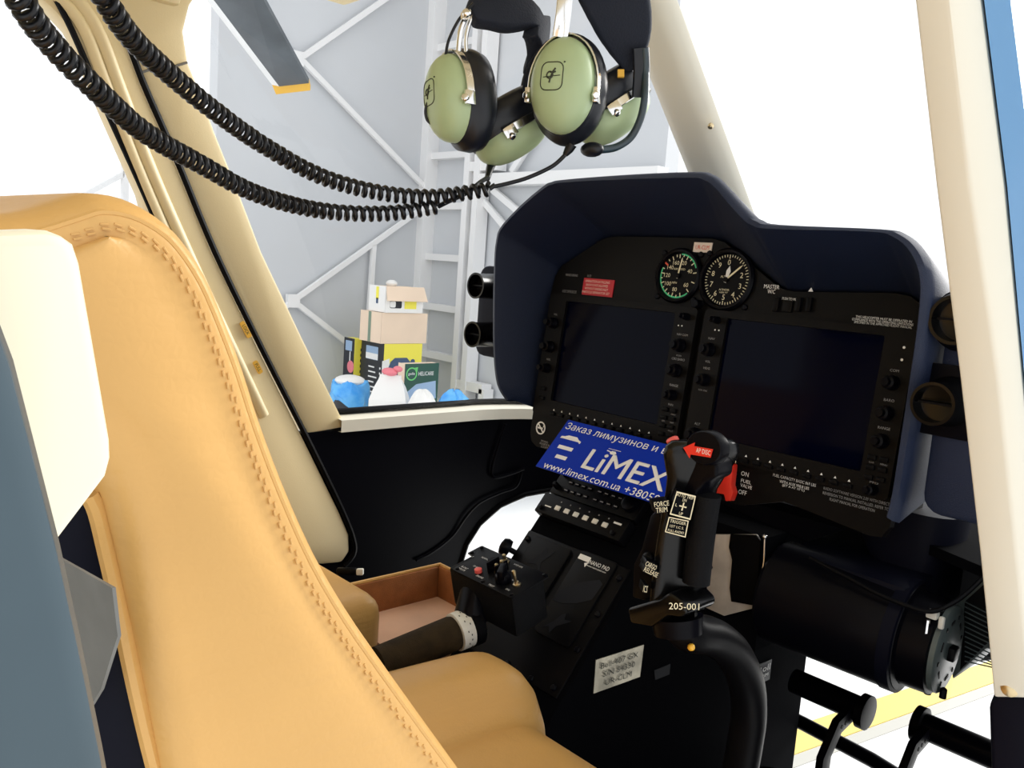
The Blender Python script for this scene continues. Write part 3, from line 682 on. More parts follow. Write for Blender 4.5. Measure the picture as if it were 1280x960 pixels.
def tray():
    # open tray lined with brown suede, left of the collective
    A = at(470, 728, z=-.385); B = at(559, 713, z=-.385); C = at(566, 790, z=-.385); D = at(474, 806, z=-.385)
    X0, X1, Y0, Y1 = -.425, -.245, -.27, -.085
    t = thing('storage_tray', 'open tan tray with brown suede lining beyond the collective lever', 'tray', T(Vector(((X0+X1)/2, (Y0+Y1)/2, -.76))))
    m = MB(); m.b6(X0, X1, Y0, Y1, -.452, -.446); part('tray_floor', m, 'tan_panel', t, world=True)
    m = MB(); m.b6(X0-.012, X0, Y0, Y1, -.452, -.392); part('side_wall', m, 'suede_brown', t, world=True, bevel=.004)
    m = MB(); m.b6(X0-.012, X1, Y1, Y1+.012, -.452, -.392); part('end_wall', m, 'suede_brown', t, world=True, bevel=.004)
    m = MB(); m.tube([(X0-.006, Y0, -.391), (X0-.006, Y1+.006, -.391), (X1, Y1+.006, -.391), (X1, Y1+.006, -.45)], .0035, 8); part('edge_binding', m, 'tan_leather', t, world=True)
    m = MB(); m.b6(X0, X1, Y0, Y1, -.76, -.453); part('tray_base', m, 'black_plastic', t, world=True)
tray()
q = at(442, 714, x=-.52); m = MB(); M_ = frame(q, CR, CU); 
t = thing('latch_lever', 'small black latch with pale tip at the left door frame', 'latch', T(q))
m.box((-.012, .0, 0), (.034, .012, .012), M_); part('lever', m, 'black_plastic', t, world=True, bevel=.003)
m = MB(); m.box((.011, -.001, .0), (.012, .011, .01), M_); part('tip', m, 'ring_white', t, world=True, bevel=.002)

# ================================================================== instrument panel
rim = [(-.300, -.088), (-.322, -.066), (-.331, -.02), (-.333, .05), (-.332, .11), (-.328, .150), (-.312, .176), (-.235, .226), (-.215, .234), (-.19, .2365), (-.10, .2375), (.02, .237), (.045, .2335), (.065, .222), (.103, .189), (.118, .181), (.140, .1775), (.255, .1775), (.283, .173), (.303, .158), (.315, .132), (.317, .09), (.314, .02), (.310, -.06), (.307, -.115)]
inn = [(-.296, -.10), (-.300, -.075), (-.301, -.02), (-.301, .05), (-.301, .09), (-.297, .118), (-.285, .135), (-.215, .176), (-.20, .182), (-.18, .184), (-.10, .185), (-.01, .185), (.01, .181), (.028, .170), (.095, .130), (.108, .124), (.125, .122), (.250, .129), (.268, .127), (.283, .118), (.291, .10), (.294, .07), (.294, .01), (.293, -.06), (.292, -.12)]
def off(v): return .056+max(0, min(1, (v+.09)/.30))*.060
panel = thing('instrument_panel', 'dark instrument panel under a blue-black hooded glareshield', 'instrument panel', MP)
def cr2(pts, n=4): return [(p.x, p.y) for p in crom([Vector((a, b, 0)) for a, b in pts], n)]
R_, N_ = cr2(rim), cr2(inn)
ctr = Vector((0, .03))
def outw(p, d):
    v = (Vector(p)-ctr).normalized()*d; return (p[0]+v.x, p[1]+v.y)
m = MB()
r0 = [(u, .012, v) for u, v in N_]; r1 = [(u, -off(v)+.006, v) for u, v in R_]; r2 = [(outw((u, v), .003)[0], -off(v), outw((u, v), .003)[1]) for u, v in R_]
r3 = [(outw((u, v), .009)[0], -off(v)+.002, outw((u, v), .009)[1]) for u, v in R_]; r4 = [(outw((u, v), .013)[0], -off(v)+.012, outw((u, v), .013)[1]) for u, v in R_]
r5 = [(outw((u, v), .010)[0], -.02, v-.012 if v > .1 else v) for u, v in R_]; r6 = [(u*.96, .13, v*.42-.04) for u, v in R_]; r7 = [(u*.90, .13, v*.40-.04) for u, v in N_]; r8 = [(u, .03, v) for u, v in N_]
m.loft([r0, r1, r2, r3, r4, r5, r6, r7, r8], caps=False, closed=False, loop=True); part('glareshield', m, 'hood_vinyl', panel, smooth=50)
# fascia plate
fa = [(-.298, -.140), (-.292, -.152), (-.28, -.158), (-.1, -.158), (.10, -.158), (.125, -.150), (.16, -.138), (.20, -.142), (.27, -.150), (.285, -.148), (.292, -.135)]
fa = fa+[(u, v) for u, v in reversed(inn) if v > -.08]
m = MB(); m.prism([(u, 0, v) for u, v in fa], (0, .012, 0)); part('fascia', m, 'fascia_grey', panel, smooth=0)
# knee panel and dark back volume below and behind the fascia
m = MB(); m.prism([(-.29, .013, -.13), (.285, .013, -.12), (.285, .013, .10), (-.29, .013, .10)], (0, .09, 0)); part('back_box', m, 'black_plastic', panel)
def let(items, mname='print_white', parent=panel, d=-.0007, name='lettering'):
    m = MB()
    for s, u, v, w_, h_ in items: text(m, s, pf(u, v, d), w=w_, h=h_)
    return part(name, m, mname, parent, smooth=0)
u, v = pp(932, 605)
let([('ON', pp(931.5, 592.5)[0], pp(931.5, 592.5)[1], .011, .0058), ('FUEL', pp(933, 602)[0], pp(933, 602)[1], .015, .0044), ('VALVE', pp(933, 608)[0], pp(933, 608)[1], .017, .0044), ('OFF', pp(928.5, 615.5)[0], pp(928.5, 615.5)[1], .012, .0058)])
u, v = pp(993, 600); u2, v2 = pp(993, 606); u3, v3 = pp(992, 610)
let([('FUEL CAPACITY BASIC 869 LBS', u, v, .058, .0036), ('WITH AUX 998.8 LBS', u2, v2, .040, .0036), ('(JET A AT 15°C)', u3, v3, .030, .0036)])
A_, B_, C_ = pp(1070, 620), pp(1069, 626), pp(1065, 631)
let([('RADIO SOFTWARE VERSION 2.03 WITH DIRECT', A_[0], A_[1], .080, .0034), ('REVERSION TO MANUAL INSTALLED. REFER TO', B_[0], B_[1], .080, .0034), ('FLIGHT MANUAL FOR OPERATION', C_[0], C_[1], .055, .0034)], 'print_dim')
A_, B_, C_ = pp(1100, 398.5), pp(1098.5, 402), pp(1099, 405.5)
let([('THIS HELICOPTER MUST BE OPERATED IN', A_[0]+.004, A_[1], .066, .0028), ('COMPLIANCE WITH THE OPERATING LIMITATIONS', B_[0]+.004, B_[1], .072, .0028), ('SPECIFIED IN THE APPROVED FLIGHT MANUAL', C_[0]+.004, C_[1], .068, .0028)])
A_, B_ = pp(965, 358.5), pp(964.5, 364.5)
let([('MASTER', *A_, .022, .0052), ('W/C', *B_, .011, .0052), ('PUSH TO MUTE', *pp(989, 374), .024, .0034), ('WARNING', *pp(1007, 405), .016, .0034)])
let([('MANEUVERING', *pp(715, 344), .026, .0036), ('NO STEP', *pp(737, 345), .008, .0036), ('AVOID CONTINUOUS OPS', *pp(712, 364.5), .031, .0045)], 'print_dim')
# annunciator buttons
for k, px in enumerate((972, 1000, 1013)):
    uu, vv = pp(px, 381); m = MB(); m.box((uu, -.003, vv), (.007 if k else .008, .006, .018), None); part('button', m, 'black_plastic', panel, bevel=.001)
uu, vv = pp(985, 383); m = MB(); m.box((uu, -.0015, vv), (.014, .003, .015)); part('button', m, 'fascia_grey', panel, bevel=.001)
uu, vv = pp(1014, 362.5); m = MB(); m.prism([(uu-.003, -.001, vv-.002), (uu+.003, -.001, vv-.002), (uu, -.001, vv+.003)], (0, .001, 0)); part('marker', m, 'print_white', panel, smooth=0)
# red placard and registration tag
uu, vv = pp(748, 359.5)
m = MB(); m.box((uu, -.0008, vv), (.062, .0016, .026)); pl = part('placard', m, 'red_placard', panel, label='red warning placard')
for i, (s, w_) in enumerate((('OPERATION IN FALLING', .050), ('SNOW IS NOT ALLOWED', .045), ('WITHOUT ENGINE INLET', .048), ('PARTICLE SEPARATOR SET', .056))):
    m = MB(); text(m, s, pf(uu-.002, vv+.0085-.0056*i, -.0021), w=w_, h=.0036); part('lettering', m, 'pale_tag', pl, smooth=0)
uu, vv = pp(879, 309.5)
m = MB(); m.box((uu, -.0008, vv), (.030, .0016, .0135)); pl = part('registration_tag', m, 'pale_tag', panel, label='pale tag with red registration letters')
m = MB(); text(m, 'UR-CLM', pf(uu, vv, -.0021), w=.022, h=.006); part('lettering', m, 'print_red', pl, smooth=0)
# no-smoking symbol
uu, vv = pp(676.5, 535); m = MB(); F_ = pf(uu, vv, -.0009)
ringflat(m, circ(.0105), circ(.0082), 0, F_); m.flat([(-.0072, .0054), (-.0056, .0070), (.0072, -.0054), (.0056, -.0070)], 0, .0005, F_)
m.flat([(-.007, -.0016), (.0045, -.0016), (.0045, .0012), (-.007, .0012)], 0, .0004, F_); m.flat([(.0052, .002), (.0064, .002), (.0064, .0052), (.0052, .0052)], 0, .0004, F_)
part('no_smoking_symbol', m, 'print_white', panel, smooth=0)
let([('SMOKING', *pp(681, 552), .016, .0032), ('PROHIBITED IN', *pp(681, 555.5), .022, .0032), ('COCKPIT', *pp(681, 559), .016, .0032)], 'print_dim')
# ---- the two dials
def dial(name, label, cu, cv, R, kind):
    M_ = MP @ frame((cu, 0, cv), (1, 0, 0), (0, 0, 1))
    t = thing(name, label, 'gauge', M_)
    m = MB(); m.lathe([(R*1.20, 0.0), (R*1.20, .004), (R*1.12, .007), (R*1.03, .006), (R*.98, .001), (.0005, .001)], None, 40); part('bezel', m, 'black_satin', t)
    m = MB(); m.lathe([(R*.97, .0011), (R*.97, .0016), (.0004, .0016)], None, 36); part('dial_face', m, 'dial_black', t)
    for a in (45, 135, 225, 315):
        q = Vector((math.cos(math.radians(a)), math.sin(math.radians(a)), 0))*R*1.36; m = MB(); m.lathe([(.0042, 0), (.0042, .002), (.003, .003)], T(q), 10); part('screw', m, 'black_satin', t)
    z = .0020
    def P(a, r): a = math.radians(90-a); return Vector((r*math.cos(a), r*math.sin(a), 0))
    if kind == 'asi':
        m = MB()
        for i in range(26):
            a = 180*0+14*i-10+5
            p, q = P(a, R*.93), P(a, R*(.76 if i % 2 == 0 else .83)); d = (q-p).normalized(); s_ = Vector((-d.y, d.x, 0))*.0007
            if 62 < a < 150 and i % 2: continue
            m.prism([p+s_+Vector((0, 0, z)), q+s_+Vector((0, 0, z)), q-s_+Vector((0, 0, z)), p-s_+Vector((0, 0, z))], (0, 0, .0003))
        for s, a in (('40', 68), ('60', 128), ('80', 188), ('100', 233), ('120', 270), ('140', 305), ('160', 338), ('20', 20)):
            q = P(a, R*.60); text(m, s, T((q.x, q.y, z)), h=.0058)
        text(m, 'AIRSPEED', T((0, .0095, z)), w=.02, h=.0028); text(m, 'MPH', T((-.005, -.010, z)), h=.003)
        part('dial_markings', m, 'print_cream', t, smooth=0)
        m = MB(); out_ = [P(a, R*.97) for a in range(140, 292, 6)]; inn_ = [P(a, R*.90) for a in range(140, 292, 6)]
        m.add([p+Vector((0, 0, z)) for p in out_+inn_], [(i, i+1, len(out_)+i+1, len(out_)+i) for i in range(len(out_)-1)])
        o2 = [P(a, R*.97) for a in range(0, 72, 6)]; i2 = [P(a, R*.90) for a in range(0, 72, 6)]
        m.add([p+Vector((0, 0, z)) for p in o2+i2], [(i, i+1, len(o2)+i+1, len(o2)+i) for i in range(len(o2)-1)])
        part('green_arc', m, 'print_green', t, smooth=0)
        m = MB(); p, q = P(304, R*.97), P(304, R*.76); s_ = P(34, .0012); m.prism([x+Vector((0, 0, z)) for x in (p+s_, q+s_, q-s_, p-s_)], (0, 0, .0004)); part('red_mark', m, 'print_red', t, smooth=0)
        ang = 8; ln = R*.80
    else:
        m = MB()
        for i in range(50):
            a = 7.2*i; p, q = P(a, R*.95), P(a, R*(.80 if i % 5 == 0 else .86)); d = (q-p).normalized(); s_ = Vector((-d.y, d.x, 0))*.0005
            m.prism([p+s_+Vector((0, 0, z)), q+s_+Vector((0, 0, z)), q-s_+Vector((0, 0, z)), p-s_+Vector((0, 0, z))], (0, 0, .0003))
        for k in range(10):
            if k == 1: continue
            q = P(36*k, R*.66); text(m, str(k), T((q.x, q.y, z)), h=.0072)
        text(m, 'ALTIMETER', T((-.001, -.0135, z)), w=.016, h=.0026); text(m, '1000 FT', T((-.001, -.0172, z)), w=.013, h=.0022); text(m, 'ALT', T((-.006, .004, z)), h=.003)
        part('dial_markings', m, 'print_cream', t, smooth=0)
        m = MB(); d = P(8, 1); s_ = P(98, .0032); m.prism([x+Vector((0, 0, z+.0006)) for x in (-d*.004-s_*.4, -d*.004+s_*.4, d*.012+s_, d*.019, d*.012-s_)], (0, 0, .0004)); part('hour_hand', m, 'print_white', t, smooth=0)
        ang = 48; ln = R*.86
    m = MB(); d = P(ang, 1); s_ = P(ang+90, .0011); m.prism([x+Vector((0, 0, z+.0014)) for x in (-d*.004-s_, -d*.004+s_, d*ln*.85+s_, d*ln, d*ln*.85-s_)], (0, 0, .0005)); part('needle', m, 'print_cream', t, smooth=0)
    m = MB(); m.lathe([(.0035, z), (.0035, z+.003), (.001, z+.0035)], None, 14); part('hub', m, 'dial_black', t)
    if kind != 'asi':
        m = MB(); m.lathe([(.006, 0), (.006, .012), (.005, .013)], T((-R*1.02, -R*1.02, .002)), 16); part('knob', m, 'black_satin', t)
dial('airspeed_gauge', 'round airspeed dial with green arc and pale needle', *pp(849, 345), .0325, 'asi')
dial('altimeter_gauge', 'round altimeter dial with two pale hands beside the tag', *pp(909, 350), .0355, 'alt')
# ---- flight displays
def display(label, cu, side):
    t = thing('flight_display', label, 'display', MP @ T((cu, 0, -.008)), 'flight displays in the panel')
    W, H, sw, sh, sv = .283, .193, .211, .158, .008
    o = [(x, y) for x, y in rrect(W, H, .006)]; i_ = [(x, y+sv) for x, y in rrect(sw, sh, .003)]
    F_ = frame((0, 0, 0), (1, 0, 0), (0, 0, 1)); m = MB(); ringflat(m, o, i_, 0.0, F_, .012); part('bezel', m, 'fascia_grey', t, smooth=30)
    m = MB(); m.box((0, -.004, sv), (sw+.004, .006, sh+.004)); part('screen', m, 'screen_glass', t)
    bm_ = MB(); bm_.box((0, 0, 0), (.0105, .004, .0055)); bme = bm_.mesh('softkey', .001); tm = MB(); tm.prism([(-.0016, 0, -.0012), (.0016, 0, -.0012), (0, 0, .0016)], (0, -.0004, 0)); tme = tm.mesh('marker', 0, 2, 0)
    for i in range(12):
        x = (i-5.5)*.0172; k = put('softkey', bme, 'black_plastic', t, T((x, -.0135, -.0905))); put('marker', tme, 'print_white', k, T((0, .0015, .0062)))
    def knob(x, z, r, nm='knob'):
        m = MB(); m.lathe([(r*1.1, .012), (r*1.1, .016), (r, .017), (r*.92, .026), (r*.6, .027), (r*.55, .033), (.0005, .033)], F_ @ T((x, z, 0)), 20); part(nm, m, 'black_satin', t)
    def btn(x, z, w_=.010, h_=.006):
        m = MB(); m.box((x, -.0135, z), (w_, .004, h_)); part('button', m, 'black_plastic', t, bevel=.001)
    xs = W/2-.018
    lab = []
    if side < 0:        # right strip busy
        for z in (.043, .008): knob(xs, z, .0085)
        knob(xs, -.026, .007); knob(xs+.003, .083, .0045)
        for k in range(4):
            btn(xs-.007, -.047-.0115*k); btn(xs+.007, -.047-.0115*k)
        lab = [('NAV COM', xs, .058, .018, .003), ('CRS BARO', xs, .024, .022, .0032), ('RANGE', xs, -.0125, .014, .0034), ('PUSH', xs, .029, .008, .0022), ('PAN', xs, -.0395, .008, .003), ('MENU', xs+.007, -.052, .008, .002), ('FPL', xs-.007, -.0635, .006, .002), ('ENT', xs+.007, -.0635, .006, .002), ('PROC', xs+.007, -.075, .008, .002)]
        knob(-xs, .05, .008); knob(-xs, .012, .0085); knob(-xs, -.022, .007); btn(-xs, -.055); btn(-xs, -.07); lab += [('VOL', -xs, .064, .008, .003), ('HDG', -xs, -.008, .008, .003)]
    else:
        knob(-xs, .043, .0085); knob(-xs, .002, .0078); knob(-xs+.004, .083, .0045); knob(-xs, -.072, .0085)
        lab = [('NAV', -xs, .058, .010, .003), ('VOL', -xs, .027, .008, .003), ('HDG', -xs, .018, .010, .003), ('PUSH SYNC', -xs, -.012, .014, .0022), ('ALT', -xs, -.0575, .009, .0032)]
        for z in (.035, .0, -.032): knob(xs, z, .008)
        for k in range(3):
            btn(xs-.007, -.052-.0115*k); btn(xs+.007, -.052-.0115*k)
        knob(xs, -.088, .006)
        lab += [('COM', xs, .049, .010, .003), ('BARO', xs, .015, .012, .003), ('RANGE', xs, -.017, .014, .003), ('CLR', xs-.007, -.0577, .006, .002), ('MENU', xs+.007, -.0577, .008, .002), ('PFD', xs, -.080, .01, .0022)]
    m = MB()
    for s, x, z, w_, h_ in lab: text(m, s, frame((x, -.0124, z), (1, 0, 0), (0, 0, 1)), w=w_, h=h_)
    part('lettering', m, 'print_dim', t, smooth=0)
    m = MB(); sx = xs*(1 if side < 0 else -1)
    for dx in (-.003, .003): m.flat(circ(.0011, 8), 0, .0003, frame((sx+dx-.006*(1 if side < 0 else -1), -.0124, .070), (1, 0, 0), (0, 0, 1)))
    if side > 0:
        for z in (.076, .062): m.flat(circ(.0016, 8), 0, .0003, frame((xs+.006, -.0124, z), (1, 0, 0), (0, 0, 1)))
    part('indicator_dots', m, 'print_white', t, smooth=0)
display('left blank flight display partly covered by the blue sign', -.1475, -1)
display('right blank flight display below the long white placard text', .1475, 1)
# fuel valve: red guarded lever
def fuel_valve():
    u, v = pp(906, 600, .02); t = thing('fuel_valve_lever', 'red guarded fuel valve lever on the lower panel edge', 'lever', MP @ T((u, 0, v)))
    m = MB(); m.lathe([(.010, .0), (.010, .006), (.007, .010)], frame((0, 0, 0), (1, 0, 0), (0, 0, 1)), 16); part('mount', m, 'black_satin', t)
    m = MB(); m.prism([(-.016, -.022, -.012), (-.012, -.022, -.020), (.003, -.022, -.018), (.007, -.022, -.026), (.014, -.022, -.024), (.016, -.022, -.012), (.011, -.022, -.004), (.009, -.022, .022), (.005, -.022, .024), (-.004, -.022, .000)], (0, .012, 0)); part('lever', m, 'red_plastic', t, bevel=.0012)
    m = MB(); m.lathe([(.0035, 0), (.0035, .012), (.002, .013)], frame((.006, -.012, .034), (1, 0, 0), (0, 0, 1)), 10); part('toggle_switch', m, 'chrome', t)
    m = MB(); m.box((.007, -.018, .026), (.010, .006, .004)); part('spring_clip', m, 'chrome', t, bevel=.0008)
fuel_valve()
# ---- side ears with air vents
def ear(name, label, x0, x1, z0, z1, y, m_):
    m = MB(); c = ((x0+x1)/2, (z0+z1)/2); M_ = frame((c[0], y, c[1]), (1, 0, 0), (0, 0, 1)); m.flat(rrect(x1-x0, z1-z0, .02), 0, -.09, M_)
    return solo(name, m, m_, label, 'housing', bevel=.006)
ear('vent_housing', 'dark blue-black vent housing right of the glareshield', .333, .445, -.100, .135, -.045, 'hood_vinyl')
ear('vent_housing', 'brown-black vent housing left of the glareshield', -.495, -.352, -.035, .125, .02, 'navy_plastic')
def vent(label, px, py, y, r, ybase, dirv=(0, -1, 0), plate=False):
    c = at(px, py, y=y); M_ = framez((c.x, ybase, c.z), dirv, (0, 0, 1)); L = abs(ybase-y)
    t = thing('air_vent', label, 'air vent', M_, 'round swivel air vents')
    m = MB()
    if plate: m.flat(rrect(r*4.0, r*3.6, r*.6), 0, .004); part('base_plate', m, 'black_satin', t, bevel=.0015)
    else: m.lathe([(r*1.35, 0), (r*1.35, .004), (r*1.25, .006), (r, .007)], None, 28); part('base_plate', m, 'black_satin', t)
    m = MB(); m.lathe([(r*1.25, .004), (r*1.22, .012), (r*1.02, .020), (r*.98, L-.004), (r*1.04, L-.002), (r*1.04, L), (r*.90, L), (r*.86, L-.018), (.001, L-.02)], None, 32); part('nozzle', m, 'black_gloss', t)
    m = MB(); m.box((0, 0, L-.012), (r*1.6, .002, .010)); part('vane', m, 'black_plastic', t)
vent('upper air vent right of the glareshield, beside the pale door post', 1192, 400, -.075, .024, -.046)
vent('lower air vent right of the glareshield on a square base plate', 1165, 505, -.095, .021, -.046, plate=True)
vent('upper air vent sticking out left of the glareshield', 594, 357, -.045, .021, .019)
vent('lower air vent sticking out left of the glareshield', 590, 418, -.05, .021, .019)
# ================================================================== centre pedestal
SA = math.radians(49); PS = Vector((0, math.cos(SA), math.sin(SA))); PN = Vector((0, -math.sin(SA), math.cos(SA)))
MD = frame((-.07, -.14, -.262), (1, 0, 0), PS)
ped = thing('centre_pedestal', 'black sloping centre pedestal with screwed cover plates', 'pedestal', MD)
top_ = Vector((0, -.14, -.262))+PS*.165; bot_ = Vector((0, -.14, -.262))-PS*.245
prof = [(top_.y, top_.z), (bot_.y, bot_.z), (bot_.y+.02, -.758), (.36, -.758), (.36, -.30), (.06, -.185)]
m = MB(); m.prism([(-.17, y, z) for y, z in prof], (.20, 0, 0)); part('body', m, 'worn_dark', ped, world=True, bevel=.004)
m = MB(); m.box((-.002, -.075, .002), (.19, .185, .004)); part('cover_plate', m, 'black_plastic', ped, bevel=.002)
sc_ = MB(); sc_.lathe([(.0042, .004), (.0042, .0062), (.003, .0075)], None, 10); sme = sc_.mesh('screw')
for x, y in ((-.089, .004), (.085, .001), (.085, -.053), (.085, -.104), (.083, -.158), (-.089, -.05), (-.089, -.10), (.0, -.16), (.046, -.162)): put('screw', sme, 'black_satin', ped, T((x, y, 0)))
# slim tablet-holder pads
for x0, x1, y0, y1 in ((.010, .074, -.108, .018), (-.078, -.004, -.108, .012)):
    m = MB(); m.flat(rrect(x1-x0, y1-y0, .006), .004, .004, T(((x0+x1)/2, (y0+y1)/2, 0))); pd = part('pad', m, 'black_plastic', ped, bevel=.0012)
    if x0 > 0:
        m = MB(); text(m, 'NANO PAD', T((.050, .0055, .0085)), w=.034, h=.0058); text(m, 'www.nano-pad.com', T((.048, -.0005, .0085)), w=.034, h=.0032)
        m.flat(rrect(.020, .0075, .001), .0083, .0003, T((.022, .0075, 0))); m.flat([(.026, .001), (.032, .004), (.030, -.004)], .0083, .0003); part('lettering', m, 'print_white', pd, smooth=0)
        m = MB(); m.flat([(.012, -.062), (.014, -.047), (.035, -.026), (.062, -.012), (.070, -.016), (.068, -.040), (.05, -.052), (.03, -.06)], .0082, .0003); m.flat([(.020, -.100), (.032, -.086), (.038, -.074), (.044, -.070), (.046, -.078), (.058, -.076), (.048, -.084), (.040, -.090), (.036, -.102), (.030, -.094)], .0082, .0003); part('scuff_mark', m, 'scuff', pd, smooth=0)
    else:
        m = MB(); m.flat([(-.062, -.03), (-.05, -.012), (-.045, .002), (-.038, -.006), (-.028, .0), (-.034, -.012), (-.04, -.022), (-.032, -.036), (-.046, -.026)], .0082, .0003); part('scuff_mark', m, 'scuff', pd, smooth=0)
# small knob on the pedestal's far edge
M_ = framez(at(641, 689, x=-.17), (-.55, -.55, .35), (0, 0, 1)); m = MB(); m.lathe([(.004, -.02), (.004, .004), (.0125, .006), (.0135, .012), (.011, .018), (.004, .020)], M_, 20); part('knob', m, 'black_satin', ped, world=True)
# placards on the pedestal's side
def side_card(pts, m_, name, lines, mt, x=.0312, label=None):
    P = [at(px, py, x=x) for px, py in pts]; m = MB(); m.prism(P, (-.0010, 0, 0)); o = part(name, m, m_, ped, world=True, smooth=0, label=label)
    tl, tr, br, bl = P; xv = (tr-tl); yv = (tl-bl); c = (tl+br)/2
    m = MB()
    for s, fy, wf_, hf in lines: text(m, s, frame(c+yv*fy+Vector((.0012, 0, 0)), xv, yv), w=xv.length*wf_, h=yv.length*hf)
    if lines: part('lettering', m, mt, o, world=True, smooth=0)
side_card([(745, 825), (805, 806), (800, 846), (742, 867)], 'data_plate', 'data_plate', [('Bell-407 GX', .27, .78, .17), ('S/N 54330', 0, .66, .17), ('UR-CLM', -.28, .55, .17)], 'print_dark', label='worn metal data plate')
side_card([(946, 832), (965, 824), (962, 849), (944, 858)], 'carton_black', 'placard', [('Roll', .2, .8, .3), ('TRIM', -.15, .6, .15)], 'print_white')
side_card([(947, 861), (957, 857), (956, 868), (946, 872)], 'print_dim', 'placard', [], 'print_dark')
side_card([(818, 838), (838, 830), (837, 843), (819, 850)], 'scuff', 'placard', [], 'print_dark')
# radios in the pedestal
def unit(name, label, y0, y1, h, x0=-.094, x1=.066):
    t = thing(name, label, 'radio', MD @ T(((x0+x1)/2, (y0+y1)/2, .0)), 'avionics units in the pedestal'); w_, d_ = x1-x0, y1-y0
    m = MB(); m.box((0, 0, h/2+.0005), (w_, d_, h)); part('case', m, 'black_plastic', t, bevel=.002); return t, w_, d_, h
t, w_, d_, h = unit('radio_unit', 'black keypad radio unit directly below the blue sign', .078, .125, .014)
for r in range(3):
    for k in range(8):
        x = -.052+.0125*k+(.006 if k > 3 else 0); y = .014-.0135*r
        m = MB(); m.box((x, y, h+.0008), (.0095, .0055, .002)); b_ = part('key', m, 'black_satin', t, bevel=.0006)
        m = MB(); m.box((x, y, h+.0020), (.0055, .0014, .0004)); part('key_legend', m, 'print_dim', b_, smooth=0)
for x, y, r in ((.064, -.004, .012), (-.070, .010, .004), (-.070, -.012, .0045)):
    m = MB(); m.lathe([(r, h), (r*.95, h+.010), (r*.6, h+.012)], T((x, y, 0)), 18); part('knob', m, 'black_satin', t)
t, w_, d_, h = unit('audio_panel', 'black audio panel with six pale square buttons', .042, .075, .020)
for k in range(6):
    m = MB(); m.box((-.042+.0178*k, -.002, h+.0012), (.0092, .0075, .0028)); b_ = part('button', m, 'ring_white', t, bevel=.0012, label='pale square push button')
    m = MB(); m.flat(circ(.0011, 8), h+.0006, .0004, T((-.042+.0178*k, .0085, 0))); part('indicator', m, 'print_dim', b_, smooth=0)
m = MB(); m.box((-.060, -.004, h+.0007), (.012, .0018, .0005)); m.box((.064, .006, h+.0007), (.013, .0028, .0005)); part('lettering', m, 'print_white', t, smooth=0)
for x in (-.070, .066):
    m = MB(); m.lathe([(.0035, h), (.0035, h+.004), (.001, h+.005)], T((x, -.009, 0)), 12); part('knob', m, 'black_satin', t)

# ---- the blue advertising sign leaning on the radio
ybv = Vector((0, .060, .063)).normalized(); MS = frame((-.046, -.13, -.152), (1, 0, 0), ybv)
sg = thing('advertising_sign', 'blue card sign with white lettering leaning below the left display', 'sign', MS)
cw = .238
m = MB(); m.prism([(-.119, 0, 0), (.119, 0, 0), (.119, .087, 0), (-.119, .087, 0)], (0, 0, -.0015)); part('card', m, 'sign_blue', sg, smooth=0)
m = MB(); z_ = .0004
def sx(x): return x+.046     # from panel x to card x
text(m, 'Заказ лимузинов и вер', T((sx(-.058), .0755, z_)), w=.205, h=.0150)
text(m, 'www.limex.com.ua +38050', T((sx(-.050), .0068, z_)), w=.205, h=.0115)
part('lettering', m, 'print_white', sg, smooth=0)
m = MB()
for k_, (dx, dy) in enumerate(((-.0007, 0), (.0007, 0), (0, .0005), (0, -.0005))): text(m, 'LiMEX', T((sx(-.020)+dx, .0345+dy, z_+.00002*k_)), w=.140, h=.032); part('brand_lettering', m, 'print_white', sg, smooth=0)
m = MB()
for x0, x1, y in ((-.150, -.122, .0405), (-.143, -.122, .0245)): m.flat([(sx(x0), y-.003), (sx(x1), y-.003), (sx(x1), y+.003), (sx(x0), y+.003)], z_, .0002)
# long limousine silhouette
m.flat([(sx(-.157), .0545), (sx(-.156), .0580), (sx(-.150), .0590), (sx(-.144), .0618), (sx(-.128), .0620), (sx(-.123), .0585), (sx(-.117), .0565), (sx(-.117), .0530), (sx(-.119), .0530), (sx(-.121), .0548), (sx(-.152), .0548)], z_, .0002)
# little helicopter above the i
cx_ = -.0545
m.flat([(sx(cx_-.006), 0.0520), (sx(cx_-.0035), 0.0555), (sx(cx_+.003), 0.0555), (sx(cx_+.006), 0.0523), (sx(cx_+.002), 0.0500), (sx(cx_-.003), 0.0500)], z_+.0003, .0002)
m.flat([(sx(cx_-.012), 0.0578), (sx(cx_+.010), 0.0578), (sx(cx_+.010), 0.0585), (sx(cx_-.012), 0.0585)], z_, .0002); m.flat([(sx(cx_-.012), 0.0537), (sx(cx_-.004), 0.0530), (sx(cx_-.004), 0.0542), (sx(cx_-.012), 0.0555)], z_, .0002)
part('emblem', m, 'print_white', sg, smooth=0)

